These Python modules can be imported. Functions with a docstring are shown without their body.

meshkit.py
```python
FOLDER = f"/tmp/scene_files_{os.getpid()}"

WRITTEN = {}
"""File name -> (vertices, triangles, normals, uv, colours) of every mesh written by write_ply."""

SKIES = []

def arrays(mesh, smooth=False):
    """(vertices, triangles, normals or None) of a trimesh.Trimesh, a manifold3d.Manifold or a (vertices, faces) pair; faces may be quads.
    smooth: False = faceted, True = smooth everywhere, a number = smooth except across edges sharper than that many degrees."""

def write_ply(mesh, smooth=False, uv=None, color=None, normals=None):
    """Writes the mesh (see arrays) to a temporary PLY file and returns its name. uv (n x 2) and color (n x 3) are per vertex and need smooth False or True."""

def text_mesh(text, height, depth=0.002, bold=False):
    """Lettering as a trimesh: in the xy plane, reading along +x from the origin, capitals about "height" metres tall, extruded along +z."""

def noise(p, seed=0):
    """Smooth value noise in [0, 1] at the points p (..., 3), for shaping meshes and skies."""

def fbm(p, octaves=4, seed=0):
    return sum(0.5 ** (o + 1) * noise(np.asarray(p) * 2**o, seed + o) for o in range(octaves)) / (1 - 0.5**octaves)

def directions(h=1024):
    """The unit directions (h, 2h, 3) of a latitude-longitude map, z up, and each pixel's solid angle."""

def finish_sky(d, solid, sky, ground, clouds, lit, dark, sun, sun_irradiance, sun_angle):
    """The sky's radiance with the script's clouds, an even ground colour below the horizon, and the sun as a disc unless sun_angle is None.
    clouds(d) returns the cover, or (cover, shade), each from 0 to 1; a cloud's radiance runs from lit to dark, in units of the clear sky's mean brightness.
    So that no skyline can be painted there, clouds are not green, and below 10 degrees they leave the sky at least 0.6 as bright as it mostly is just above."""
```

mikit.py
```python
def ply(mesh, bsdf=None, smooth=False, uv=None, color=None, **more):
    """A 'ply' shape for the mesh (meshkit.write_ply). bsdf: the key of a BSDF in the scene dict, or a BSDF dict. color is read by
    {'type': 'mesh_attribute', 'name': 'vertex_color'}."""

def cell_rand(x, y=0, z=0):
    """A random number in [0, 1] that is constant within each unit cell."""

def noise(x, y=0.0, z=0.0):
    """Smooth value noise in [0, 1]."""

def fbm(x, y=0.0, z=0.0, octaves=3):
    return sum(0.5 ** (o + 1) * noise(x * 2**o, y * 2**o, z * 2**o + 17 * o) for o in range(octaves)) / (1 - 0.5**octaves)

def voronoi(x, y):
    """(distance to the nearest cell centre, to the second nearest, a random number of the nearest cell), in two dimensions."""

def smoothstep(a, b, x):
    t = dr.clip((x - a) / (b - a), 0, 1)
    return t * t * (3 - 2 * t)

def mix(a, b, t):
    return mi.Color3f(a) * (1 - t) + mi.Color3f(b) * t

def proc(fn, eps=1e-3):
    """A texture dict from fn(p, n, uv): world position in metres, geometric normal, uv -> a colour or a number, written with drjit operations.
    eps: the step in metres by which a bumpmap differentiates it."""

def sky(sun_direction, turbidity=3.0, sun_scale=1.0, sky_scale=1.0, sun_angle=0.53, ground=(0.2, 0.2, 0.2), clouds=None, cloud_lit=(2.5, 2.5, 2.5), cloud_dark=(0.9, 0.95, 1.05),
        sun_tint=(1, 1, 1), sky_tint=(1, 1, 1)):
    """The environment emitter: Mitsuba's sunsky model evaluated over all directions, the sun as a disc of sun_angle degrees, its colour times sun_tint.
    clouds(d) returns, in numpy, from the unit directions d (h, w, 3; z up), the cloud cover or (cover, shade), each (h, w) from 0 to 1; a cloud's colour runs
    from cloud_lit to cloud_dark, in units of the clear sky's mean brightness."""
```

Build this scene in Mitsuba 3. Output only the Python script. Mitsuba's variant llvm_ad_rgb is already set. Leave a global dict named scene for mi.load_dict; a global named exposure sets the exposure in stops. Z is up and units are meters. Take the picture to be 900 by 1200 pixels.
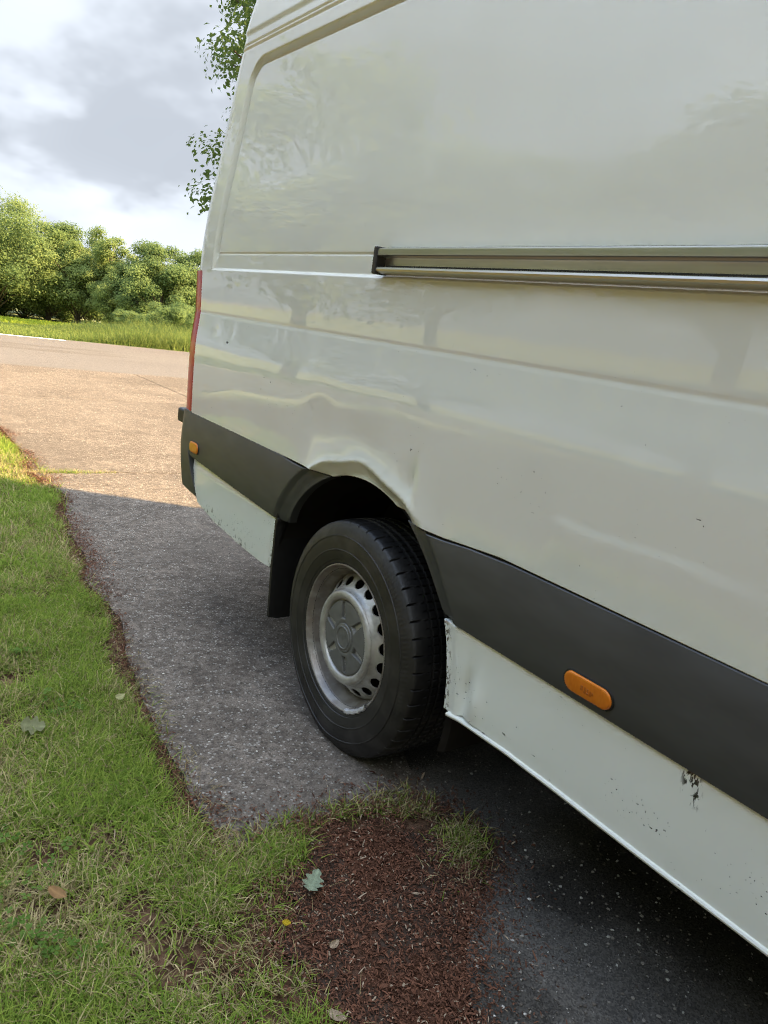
import math, random
import numpy as np, trimesh, shapely, mapbox_earcut
from shapely.geometry import Polygon, Point, box
import mitsuba as mi, drjit as dr, mikit, meshkit
T = mi.ScalarTransform4f
scene, labels = {}, {}

# ------------------------------------------------------------------ camera, sky, exposure
# x runs along the van towards its nose, y across it to its far side, z up; the rear wheel stands at x = 0
EYE, AIM, UP = (1.745, -1.178, 1.250), (-0.78719, 0.56997, -0.23552), (-0.27015, 0.02460, 0.96250)
scene['camera'] = {'type': 'perspective', 'fov': 53.82, 'fov_axis': 'x', 'near_clip': 0.05, 'far_clip': 3000.0,
                   'to_world': T().look_at(origin=list(EYE), target=[e + a for e, a in zip(EYE, AIM)], up=list(UP))}
exposure = 4.37
SUN = (0.66 * math.cos(math.radians(38)), 0.75 * math.cos(math.radians(38)), math.sin(math.radians(38)))

def clouds(d):
    q = d / (np.maximum(d[..., 2:3], 0) + 0.28)
    a = meshkit.fbm(q * np.array([0.9, 1.5, 1.0]) + np.array([3.1, 7.7, 0.0]), 5, 11)
    b = meshkit.fbm(q * np.array([0.7, 1.2, 1.0]) + np.array([8.3, 1.9, 4.0]), 4, 29)
    s = lambda lo, hi, v: (lambda t: t * t * (3 - 2 * t))(np.clip((v - lo) / (hi - lo), 0, 1))
    # grey rain cloud lies low all round; higher up it breaks into bright cloud and blue
    el = np.degrees(np.arcsin(np.clip(d[..., 2], -1, 1)))
    bank = 1 - s(21, 46, el + 30 * (a - 0.5) + 14 * (b - 0.5))
    cover = np.maximum(s(0.36, 0.56, a), bank)
    streak = s(0.40, 0.60, meshkit.fbm(q * np.array([2.3, 3.2, 5.0]) + np.array([1.3, 5.1, 2.0]), 6, 41))
    shade = np.clip(0.10 + 0.40 * s(0.36, 0.62, b), 0, 1) * (1 - bank) + bank * (0.874 + 0.108 * (0.35 * s(0.30, 0.62, b) + 0.65 * (1 - streak)))
    return cover, np.clip(shade, 0, 1)

scene['sky'] = mikit.sky(SUN, turbidity=3, sun_scale=0.66, sky_scale=1.0, sun_angle=1.2, clouds=clouds,
                         cloud_lit=(2.85, 3.04, 3.30), cloud_dark=(0.285, 0.312, 0.352), sun_tint=(1.0, 0.86, 0.60))

# ------------------------------------------------------------------ helpers
def ref(m): return {'type': 'ref', 'id': m}
def rgb(*c): return {'type': 'rgb', 'value': list(c)}
def add(key, mesh, m, smooth=False, color=None, to_world=None):
    """One entry of the scene; a key that is taken gets a number. Returns the key."""
    base, k = key, 0
    while key in scene:
        k += 1
        key = f'{base}_{k:03d}'
    d = dict(mesh) if isinstance(mesh, dict) else mikit.ply(mesh, m, smooth=smooth, color=color)
    if to_world is not None: d['to_world'] = to_world
    scene[key] = d
    return key
def tag(key, label=None, cat=None, group=None, kind=None):
    labels[key] = {k: v for k, v in (('label', label), ('category', cat), ('group', group), ('kind', kind)) if v}
def cat(ms): return trimesh.util.concatenate(ms)
def sstep(a, b, x):
    t = np.clip((np.asarray(x, float) - a) / (b - a), 0, 1)
    return t * t * (3 - 2 * t)

def panel(poly, us, vs, f, depth=0.014, cham=0.002):
    """A curved sheet with a folded-in rim: the polygon in (u, v) cut along the grid lines, placed by f(u, v, depth)."""
    us, vs = np.asarray(us, float), np.asarray(vs, float)
    shapely.prepare(poly)
    U0, V0 = np.meshgrid(us[:-1], vs[:-1], indexing='ij'); U1, V1 = np.meshgrid(us[1:], vs[1:], indexing='ij')
    U0, V0, U1, V1 = (a.ravel() for a in (U0, V0, U1, V1))
    cells = shapely.box(U0, V0, U1, V1)
    inside = shapely.contains_properly(poly, cells)
    cut = ~inside & shapely.intersects(poly, cells)
    a, b, c, e = U0[inside], V0[inside], U1[inside], V1[inside]
    pts = [np.stack([np.stack([a, b], 1), np.stack([c, b], 1), np.stack([c, e], 1), np.stack([a, b], 1), np.stack([c, e], 1), np.stack([a, e], 1)], 1).reshape(-1, 2)]
    for g in shapely.intersection(poly, cells[cut]):
        for h in getattr(g, 'geoms', [g]):
            if h.geom_type != 'Polygon' or h.area < 1e-10: continue
            h = shapely.geometry.polygon.orient(h)
            rings = [np.array(r.coords)[:-1] for r in (h.exterior, *h.interiors)]
            v = np.vstack(rings)
            t = mapbox_earcut.triangulate_float64(v, np.cumsum([len(r) for r in rings]).astype(np.uint32))
            pts.append(v[t])
    p = np.vstack(pts)
    _, first, inv = np.unique(np.round(p, 6), axis=0, return_index=True, return_inverse=True)
    p, tri = p[first], inv.reshape(-1, 3)
    A = (p[tri[:, 1]] - p[tri[:, 0]]); B = (p[tri[:, 2]] - p[tri[:, 0]]); ar = A[:, 0] * B[:, 1] - A[:, 1] * B[:, 0]
    tri = tri[np.abs(ar) > 1e-13]; ar = ar[np.abs(ar) > 1e-13]
    tri[ar < 0] = tri[ar < 0][:, ::-1]
    edges = np.vstack([tri[:, [0, 1]], tri[:, [1, 2]], tri[:, [2, 0]]])
    _, inv, n = np.unique(np.sort(edges, 1), axis=0, return_inverse=True, return_counts=True)
    rim = edges[n[inv.ravel()] == 1]
    front = f(p[:, 0], p[:, 1], 0.0)
    dirs = p[rim[:, 1]] - p[rim[:, 0]]
    nrm = np.stack([dirs[:, 1], -dirs[:, 0]], 1)
    nv = np.zeros_like(p)
    np.add.at(nv, rim[:, 0], nrm); np.add.at(nv, rim[:, 1], nrm)
    nv /= np.linalg.norm(nv, axis=1, keepdims=True) + 1e-12
    ids = np.unique(rim); at = np.full(len(p), -1); at[ids] = np.arange(len(ids))
    o = p[ids] + nv[ids] * cham
    r0, r1, r2 = front[ids], f(o[:, 0], o[:, 1], cham), f(o[:, 0], o[:, 1], depth)
    m, k = len(ids), at[rim]
    quad = lambda i, j: np.vstack([np.stack([k[:, 1] + i, k[:, 0] + i, k[:, 0] + j], 1), np.stack([k[:, 1] + i, k[:, 0] + j, k[:, 1] + j], 1)])
    nF = len(front)
    v = np.vstack([front, r0, r1, r1, r2])
    fc = np.vstack([tri, quad(0, m) + nF, quad(0, m) + nF + 2 * m])
    return trimesh.Trimesh(v, fc, process=False)

def flip(m):
    m = m.copy(); m.faces = m.faces[:, ::-1]; return m
def lines(*parts):
    """Grid lines: (start, stop, step) runs joined."""
    return np.unique(np.round(np.concatenate([np.arange(a, b + s / 2, s) for a, b, s in parts]), 6))

def lathe(prof, n=96, cy=0.0, cz=0.34, fn=None, a0=0, a1=2 * math.pi):
    """Profile of (radius, y) spun about the wheel's axle."""
    prof = np.asarray(prof, float)
    full = abs(a1 - a0 - 2 * math.pi) < 1e-6
    th = np.linspace(a0, a1, n, endpoint=not full)
    R, TH = prof[None, :, 0].repeat(n, 0), th[:, None].repeat(len(prof), 1)
    Yv = prof[None, :, 1].repeat(n, 0) + cy
    if fn is not None: R, Yv = fn(R, Yv, TH)
    v = np.stack([R * np.cos(TH), Yv, R * np.sin(TH) + cz], -1).reshape(-1, 3)
    i, j = np.meshgrid(np.arange(n if full else n - 1), np.arange(len(prof) - 1), indexing='ij')
    i, j = i.ravel(), j.ravel(); L = len(prof); i2 = (i + 1) % n
    q = np.stack([i * L + j, i2 * L + j, i2 * L + j + 1, i * L + j + 1], 1)
    return trimesh.Trimesh(v, np.vstack([q[:, [0, 1, 2]], q[:, [0, 2, 3]]]), process=False)

def tube(points, radii, sides=8):
    p = np.asarray(points, float); radii = np.broadcast_to(np.asarray(radii, float), (len(p),))
    t = np.gradient(p, axis=0); t /= np.linalg.norm(t, axis=1, keepdims=True) + 1e-12
    a = np.cross(t, np.where(np.abs(t[:, 2:]) < 0.9, [0, 0, 1.0], [1.0, 0, 0])); a /= np.linalg.norm(a, axis=1, keepdims=True) + 1e-12
    b, ang = np.cross(t, a), np.arange(sides) * 2 * np.pi / sides
    v = p[:, None] + radii[:, None, None] * (np.cos(ang)[None, :, None] * a[:, None] + np.sin(ang)[None, :, None] * b[:, None])
    i, j = np.meshgrid(np.arange(len(p) - 1), np.arange(sides), indexing='ij')
    q = np.stack([i * sides + j, i * sides + (j + 1) % sides, (i + 1) * sides + (j + 1) % sides, (i + 1) * sides + j], -1).reshape(-1, 4)
    return trimesh.Trimesh(v.reshape(-1, 3), np.vstack([q[:, [0, 1, 2]], q[:, [0, 2, 3]]]), process=False)

def slab(poly, z0, z1):
    m = trimesh.creation.extrude_polygon(poly, z1 - z0, engine='earcut'); m.apply_translation([0, 0, z0]); return m
def bx(x0, x1, y0, y1, z0, z1):
    m = trimesh.creation.box([x1 - x0, y1 - y0, z1 - z0]); m.apply_translation([(x0 + x1) / 2, (y0 + y1) / 2, (z0 + z1) / 2]); return m
def rbox(x0, x1, y0, y1, z0, z1, r=0.01):
    """Box with rounded edges: the hull of eight small spheres."""
    s = trimesh.creation.icosphere(2, r)
    return trimesh.convex.convex_hull(np.vstack([s.vertices + [x, y, z] for x in (x0 + r, x1 - r) for y in (y0 + r, y1 - r) for z in (z0 + r, z1 - r)]))

# ------------------------------------------------------------------ materials
noise, fbm, voronoi, cell_rand, smoothstep, mix = mikit.noise, mikit.fbm, mikit.voronoi, mikit.cell_rand, mikit.smoothstep, mikit.mix
def paint_fn(p, n, uv):
    c = mix((0.785, 0.80, 0.765), (0.81, 0.825, 0.79), fbm(p.x * 3, p.y * 3, p.z * 3))
    # dark flecks of tar, road dirt low on the body, a scraped patch under the trim
    spot = smoothstep(0.86, 0.90, noise(p.x * 240, p.y * 150, p.z * 240)) * smoothstep(0.55, 0.68, fbm(p.x * 11, p.y * 4, p.z * 11 + 3))
    low = smoothstep(0.62, 0.56, p.z)
    rare = smoothstep(0.955, 0.97, noise(p.x * 120 + 7, p.y * 60, p.z * 120)) * smoothstep(0.50, 0.72, noise(p.x * 5, p.y * 4, p.z * 5))
    c = mix(c, (0.035, 0.033, 0.03), dr.clip(spot * low + 0.8 * rare * smoothstep(1.3, 1.0, p.z), 0, 1))
    scr = smoothstep(0.026, 0.010, dr.abs(p.x - 1.134 - 0.30 * (0.575 - p.z))) * smoothstep(0.515, 0.545, p.z) * smoothstep(0.595, 0.585, p.z)
    scr = scr * smoothstep(0.52, 0.60, fbm(p.x * 330, 0, p.z * 95, 3)) * smoothstep(0.38, 0.50, fbm(p.x * 60, 3, p.z * 40, 2))
    c = mix(c, (0.05, 0.048, 0.04), scr)
    nick = smoothstep(1.0, 0.7, dr.square((p.x + 1.03 - 0.15 * (p.z - 1.112)) / 0.013) + dr.square((p.z - 1.112) / 0.0055) + 0.5 * noise(p.x * 300, 0, p.z * 300))
    c = mix(c, (0.05, 0.048, 0.045), nick)
    # rust along the cut edges of the rockers
    e = smoothstep(0.520, 0.498, dr.sqrt(dr.square(p.x) + dr.square(p.z - 0.34))) * smoothstep(0.60, 0.56, p.z)
    rust = e * smoothstep(0.53, 0.62, fbm(p.x * 150, p.y * 150, p.z * 110, 4))
    tail = smoothstep(-0.6, -0.75, p.x) * smoothstep(0.50, 0.43, p.z + 0.03 * noise(p.x * 20)) * smoothstep(0.61, 0.70, fbm(p.x * 80, p.y * 30, p.z * 60, 4))
    return mix(c, (0.09, 0.06, 0.035), dr.clip(0.85 * rust + 0.8 * tail, 0, 1))
scene['paint'] = {'type': 'twosided', 'bsdf': {'type': 'plastic', 'int_ior': 1.47, 'nonlinear': True, 'diffuse_reflectance': mikit.proc(paint_fn)}}
def trim_fn(p, n, uv):
    return mix((0.034, 0.037, 0.041), (0.066, 0.071, 0.076), fbm(p.x * 9, p.y * 9, p.z * 22, 4))
scene['trim'] = {'type': 'twosided', 'bsdf': {'type': 'bumpmap', 'arbitrary': {'type': 'proc', 'fn': mikit.proc(lambda p, n, uv: 0.00025 * noise(p.x * 700, p.y * 700, p.z * 700), 4e-4)['fn'], 'eps': 4e-4}, 'scale': 1.0,
                 'bsdf': {'type': 'roughplastic', 'alpha': 0.28, 'int_ior': 1.5, 'diffuse_reflectance': mikit.proc(trim_fn)}}}
scene['black'] = {'type': 'twosided', 'bsdf': {'type': 'roughplastic', 'alpha': 0.4, 'diffuse_reflectance': rgb(0.012, 0.012, 0.012)}}
scene['underbody_black'] = {'type': 'twosided', 'bsdf': {'type': 'diffuse', 'reflectance': mikit.proc(lambda p, n, uv: mix((0.010, 0.010, 0.010), (0.03, 0.027, 0.024), fbm(p.x * 12, p.y * 12, p.z * 12)))}}
def tyre_fn(p, n, uv):
    return mix((0.013, 0.013, 0.0133), (0.026, 0.025, 0.024), smoothstep(0.40, 0.75, fbm(p.x * 16, p.y * 16, p.z * 16, 4)))
scene['rubber'] = {'type': 'twosided', 'bsdf': {'type': 'roughplastic', 'alpha': 0.35, 'diffuse_reflectance': mikit.proc(tyre_fn)}}
def steel_fn(p, n, uv):
    r = dr.sqrt(dr.square(p.x) + dr.square(p.z - 0.34))
    g = fbm(p.x * 30, p.y * 30, p.z * 30, 4)
    c = mix((0.34, 0.335, 0.305), (0.46, 0.455, 0.42), g)
    c = mix(c, (0.16, 0.135, 0.11), 0.35 * smoothstep(0.50, 0.66, fbm(p.x * 22, p.y * 22, p.z * 22 + 5, 4)))
    rust = smoothstep(0.184, 0.190, r + 0.01 * (g - 0.5)) * (0.45 + 0.35 * smoothstep(0.30, 0.60, g))
    return mix(c, (0.10, 0.072, 0.055), 0.85 * rust)
scene['wheel_steel'] = {'type': 'twosided', 'bsdf': {'type': 'principled', 'base_color': mikit.proc(steel_fn), 'metallic': 0.45, 'roughness': 0.38, 'specular': 0.5}}
scene['cap_grey'] = {'type': 'twosided', 'bsdf': {'type': 'roughplastic', 'alpha': 0.25, 'diffuse_reflectance': mikit.proc(lambda p, n, uv: mix((0.095, 0.098, 0.093), (0.15, 0.15, 0.14), fbm(p.x * 40, p.y * 40, p.z * 40, 4)))}}
scene['aluminium'] = {'type': 'twosided', 'bsdf': {'type': 'principled', 'base_color': mikit.proc(lambda p, n, uv: mix((0.40, 0.40, 0.37), (0.52, 0.52, 0.49), fbm(p.x * 7, p.y * 90, p.z * 160, 4))), 'metallic': 0.85, 'roughness': 0.28}}
scene['weight_metal'] = {'type': 'twosided', 'bsdf': {'type': 'principled', 'base_color': rgb(0.55, 0.55, 0.55), 'metallic': 0.6, 'roughness': 0.5}}
scene['amber'] = {'type': 'twosided', 'bsdf': {'type': 'roughplastic', 'alpha': 0.03, 'diffuse_reflectance': mikit.proc(lambda p, n, uv: mix((0.56, 0.150, 0.012), (0.66, 0.205, 0.02), noise(p.x * 300, p.y * 50, p.z * 90)))}}
scene['amber_dark'] = {'type': 'twosided', 'bsdf': {'type': 'roughplastic', 'alpha': 0.1, 'diffuse_reflectance': rgb(0.33, 0.085, 0.010)}}
scene['red_lens'] = {'type': 'twosided', 'bsdf': {'type': 'roughplastic', 'alpha': 0.05, 'int_ior': 1.2, 'diffuse_reflectance': mikit.proc(lambda p, n, uv: mix((0.30, 0.009, 0.009), (0.42, 0.022, 0.016), noise(p.x * 120, p.y * 120, p.z * 40)))}}
scene['glass_dark'] = {'type': 'twosided', 'bsdf': {'type': 'roughplastic', 'alpha': 0.02, 'diffuse_reflectance': rgb(0.01, 0.012, 0.012)}}

def aggregate_fn(p, n, uv):
    d1, d2, w = voronoi(p.x * 95, p.y * 95)
    e1, e2, k = voronoi(p.x * 240 + 3, p.y * 240)
    big = fbm(p.x * 1.3, p.y * 1.3, 0, 4); mid = fbm(p.x * 9, p.y * 9, 0, 4)
    c = mix((0.124, 0.105, 0.088), (0.176, 0.150, 0.126), smoothstep(0.3, 0.7, 0.5 * big + 0.5 * mid))
    c = mix(c, (0.085, 0.077, 0.068), smoothstep(0.35, 0.7, w) * smoothstep(0.45, 0.30, d1) * 0.6)
    c = mix(c, (0.34, 0.325, 0.295), smoothstep(0.80, 0.86, w) * smoothstep(0.42, 0.28, d1) * 0.8)
    c = mix(c, (0.085, 0.075, 0.066), smoothstep(0.22, 0.0, d2 - d1) * 0.45)
    c = c * (0.72 + 0.56 * k)
    t = smoothstep(0.50, 0.66, fbm(p.x * 2.1 + 5, p.y * 1.1, 3, 4))
    c = c * (0.80 + 0.40 * smoothstep(0.32, 0.68, fbm(p.x * 55, p.y * 45, 5, 3)))
    return mix(c, (0.10, 0.088, 0.076), 0.35 * t)
def aggregate_bump(p, n, uv):
    d1, d2, w = voronoi(p.x * 95, p.y * 95)
    e1, e2, k = voronoi(p.x * 240 + 3, p.y * 240)
    return 0.0022 * (w * smoothstep(0.6, 0.1, d1)) + 0.0009 * (1 - e1) + 0.003 * fbm(p.x * 14, p.y * 14, 0, 2)
def bumped(fn, bump, eps, rough=None):
    t = mikit.proc(bump, eps)
    return {'type': 'twosided', 'bsdf': {'type': 'bumpmap', 'arbitrary': t, 'scale': 1.0, 'bsdf': {'type': 'diffuse', 'reflectance': mikit.proc(fn)}}}
scene['aggregate'] = bumped(aggregate_fn, aggregate_bump, 8e-4)
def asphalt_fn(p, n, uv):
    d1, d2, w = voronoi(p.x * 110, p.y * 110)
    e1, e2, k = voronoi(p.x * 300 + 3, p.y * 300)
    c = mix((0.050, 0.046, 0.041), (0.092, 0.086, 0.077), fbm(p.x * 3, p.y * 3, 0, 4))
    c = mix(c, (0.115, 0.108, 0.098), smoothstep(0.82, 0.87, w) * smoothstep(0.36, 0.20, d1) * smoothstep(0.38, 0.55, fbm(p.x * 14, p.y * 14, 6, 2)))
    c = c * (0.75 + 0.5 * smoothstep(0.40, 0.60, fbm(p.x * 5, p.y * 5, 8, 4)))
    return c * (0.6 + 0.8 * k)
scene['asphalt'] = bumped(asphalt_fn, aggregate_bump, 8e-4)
def road_fn(p, n, uv):
    c = mix((0.125, 0.117, 0.112), (0.158, 0.149, 0.142), fbm(p.x * 0.8, p.y * 0.15, 0, 3))
    c = mix(c, (0.12, 0.11, 0.10), 0.8 * smoothstep(0.53, 0.62, fbm(p.x * 2.3, p.y * 0.5, 1, 4)) * smoothstep(2.6, 1.6, dr.abs(p.y - 1.2)) * smoothstep(-15.6, -14.8, p.x) * smoothstep(-12.2, -13.0, p.x))
    return c * (0.8 + 0.4 * noise(p.x * 60, p.y * 60))
scene['road_asphalt'] = {'type': 'twosided', 'bsdf': {'type': 'diffuse', 'reflectance': mikit.proc(road_fn)}}
scene['road_paint'] = {'type': 'twosided', 'bsdf': {'type': 'diffuse', 'reflectance': mikit.proc(lambda p, n, uv: mix((0.70, 0.70, 0.68), (0.35, 0.33, 0.3), smoothstep(0.55, 0.75, fbm(p.x * 20, p.y * 8, 0, 4))))}}
def ground_fn(p, n, uv):
    c = mix((0.17, 0.205, 0.095), (0.31, 0.325, 0.19), smoothstep(0.38, 0.62, fbm(p.x * 0.9, p.y * 0.9, 0, 4)))
    soil = mix((0.045, 0.026, 0.017), (0.115, 0.070, 0.045), smoothstep(0.3, 0.7, fbm(p.x * 70, p.y * 70, 0, 4)))
    return mix(soil, c, smoothstep(7, 9, dr.abs(p.x + 1)))
scene['ground_earth'] = {'type': 'twosided', 'bsdf': {'type': 'diffuse', 'reflectance': mikit.proc(ground_fn)}}
def mulch_fn(p, n, uv):
    g = fbm(p.x * 90, p.y * 90, 0, 4)
    c = mix((0.035, 0.017, 0.011), (0.10, 0.050, 0.032), smoothstep(0.3, 0.7, g))
    return mix(c, (0.050, 0.036, 0.028), smoothstep(0.5, 0.65, fbm(p.x * 6, p.y * 6, 2, 3)))
scene['mulch_soil'] = bumped(mulch_fn, lambda p, n, uv: 0.006 * fbm(p.x * 60, p.y * 60, 0, 3), 1e-3)
VC = {'type': 'mesh_attribute', 'name': 'vertex_color'}
scene['blade'] = {'type': 'principledthin', 'base_color': VC, 'roughness': 0.55, 'diff_trans': 0.7, 'spec_trans': 0.0}
scene['leaf'] = {'type': 'principledthin', 'base_color': VC, 'roughness': 0.5, 'diff_trans': 0.95, 'spec_trans': 0.0}
scene['chips'] = {'type': 'twosided', 'bsdf': {'type': 'diffuse', 'reflectance': VC}}
scene['bark'] = {'type': 'twosided', 'bsdf': {'type': 'diffuse', 'reflectance': mikit.proc(lambda p, n, uv: mix((0.06, 0.048, 0.038), (0.15, 0.125, 0.10), fbm(p.x * 9, p.y * 9, p.z * 2, 3)))}}

# ------------------------------------------------------------------ terrain, road, driveway
def ground_z(x, y):
    """Level round the house and the road, falling gently over the field beyond it."""
    return -0.020 - 1.75 * sstep(17.0, 62.0, -np.asarray(x, float)) * 1.0 - 0.0 * np.asarray(y, float)
gx = np.unique(np.concatenate([-np.geomspace(17, 900, 60), np.linspace(-17, 12, 30), np.geomspace(12, 900, 20)]))
gy = np.unique(np.concatenate([-np.geomspace(4, 900, 30), np.linspace(-4, 4, 9), np.geomspace(4, 900, 30)]))
X, Y = np.meshgrid(gx, gy, indexing='ij')
i, j = np.meshgrid(np.arange(len(gx) - 1), np.arange(len(gy) - 1), indexing='ij'); i, j, L = i.ravel(), j.ravel(), len(gy)
q = np.stack([i * L + j, (i + 1) * L + j, (i + 1) * L + j + 1, i * L + j + 1], 1)
add('ground', (np.stack([X, Y, ground_z(X, Y)], -1).reshape(-1, 3), q), 'ground_earth', smooth=True)
tag('ground', kind='structure')

rng = np.random.default_rng(4)
def wavy(pts, step=0.03, amp=0.012, seed=1):
    """A line through the points with a crumbled edge."""
    pts = np.asarray(pts, float); s = np.r_[0, np.cumsum(np.linalg.norm(np.diff(pts, axis=0), axis=1))]
    t = np.linspace(0, s[-1], max(4, int(s[-1] / step)))
    p = np.stack([np.interp(t, s, pts[:, k]) for k in (0, 1)], 1)
    o = np.stack([meshkit.fbm(np.stack([p[:, 0] * 9, p[:, 1] * 9, p[:, 0] * 0 + k], 1), 4, seed) - 0.5 for k in (0, 1)], 1)
    return p + o * 2 * amp * np.minimum(1, np.minimum(t, s[-1] - t) / 0.1)[:, None]
LEFT = [(-10.45, -4.2), (-9.0, -3.0), (-7.4, -1.5), (-6.2, -0.55), (-5.3, -0.18), (-4.25, -0.17), (-3.6, -0.22), (-3.3, -0.17), (-3.0, -0.14), (-2.55, -0.235), (-2.2, -0.29), (-1.87, -0.29), (-1.5, -0.36), (-1.1, -0.34), (-0.73, -0.41), (-0.37, -0.46), (-0.16, -0.465), (0.17, -0.485), (0.345, -0.48)]
NOTCH = [(0.345, -0.48), (0.31, -0.33), (0.315, -0.10), (0.36, 0.09), (0.50, 0.145), (0.62, 0.115), (0.72, 0.01), (0.79, -0.11), (0.95, -0.225), (1.3, -0.31), (2.2, -0.36), (4.5, -0.40), (9.0, -0.42)]
left, notch = wavy(LEFT, 0.03, 0.018, 3), wavy(NOTCH, 0.025, 0.022, 8)
paved = Polygon(np.vstack([left, notch[1:], [(9.0, 6.0), (-10.45, 6.0)]])).buffer(0)
J1, J2 = -3.60, -7.30
asphalt_area = Polygon(np.vstack([wavy([(0.44, 0.05), (0.40, 0.14), (0.22, 0.16), (-0.05, 0.24), (-0.25, 0.6), (-0.3, 6.1)], 0.03, 0.03, 5), [(9.1, 6.1), (9.1, -0.7), (0.44, -0.7)]])).buffer(0)  # dark asphalt run in under the van, its tone also deepening the shade
slabs = [box(J1 + 0.008, -1, 9.2, 6.2), box(J2 + 0.006, -6, J1 - 0.008, 2.44), box(J2 + 0.006, 2.455, J1 - 0.008, 6.2), box(-10.5, -6, J2 - 0.006, 2.44), box(-10.5, 2.455, J2 - 0.006, 6.2)]
for s in slabs:
    g = paved.intersection(s)
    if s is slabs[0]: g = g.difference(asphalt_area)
    for h in getattr(g, 'geoms', [g]):
        if h.geom_type == 'Polygon' and h.area > 0.02: add('driveway__slab', slab(h, -0.08, 0.0), 'aggregate')
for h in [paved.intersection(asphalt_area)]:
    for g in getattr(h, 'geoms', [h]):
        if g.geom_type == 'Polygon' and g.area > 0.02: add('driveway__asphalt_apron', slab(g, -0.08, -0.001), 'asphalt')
tag('driveway', kind='structure')
add('road', bx(-16.75, -10.47, -160, 160, -0.16, -0.002), 'road_asphalt'); tag('road', kind='structure')
for y0 in np.arange(-34.0, 60, 4.4):
    add('road__edge_dash', bx(-16.60, -16.45, y0, y0 + 1.5, -0.01, 0.003), 'road_paint')

# ------------------------------------------------------------------ the van's skin
ZC = 0.34
prof_z = np.array([0.30, 0.78, 0.86, 0.93, 1.00, 1.06, 1.085, 1.11, 1.14, 1.18, 1.205, 1.222, 1.30, 1.367, 1.380, 1.45, 1.53, 1.60, 1.66, 1.76, 1.88, 2.03, 2.19, 2.25, 2.31, 2.41, 2.50, 2.58])
prof_o = np.array([-0.0075, -0.0058, -0.0054, -0.0048, -0.0036, -0.0018, -0.0002, 0.0022, 0.0060, 0.0112, 0.0137, 0.0143, 0.0140, 0.0140, 0.0140, 0.017, 0.0235, 0.031, 0.039, 0.055, 0.073, 0.095, 0.1195, 0.129, 0.142, 0.168, 0.200, 0.24])
from scipy.interpolate import PchipInterpolator
PROF = PchipInterpolator(prof_z, prof_o)
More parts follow.
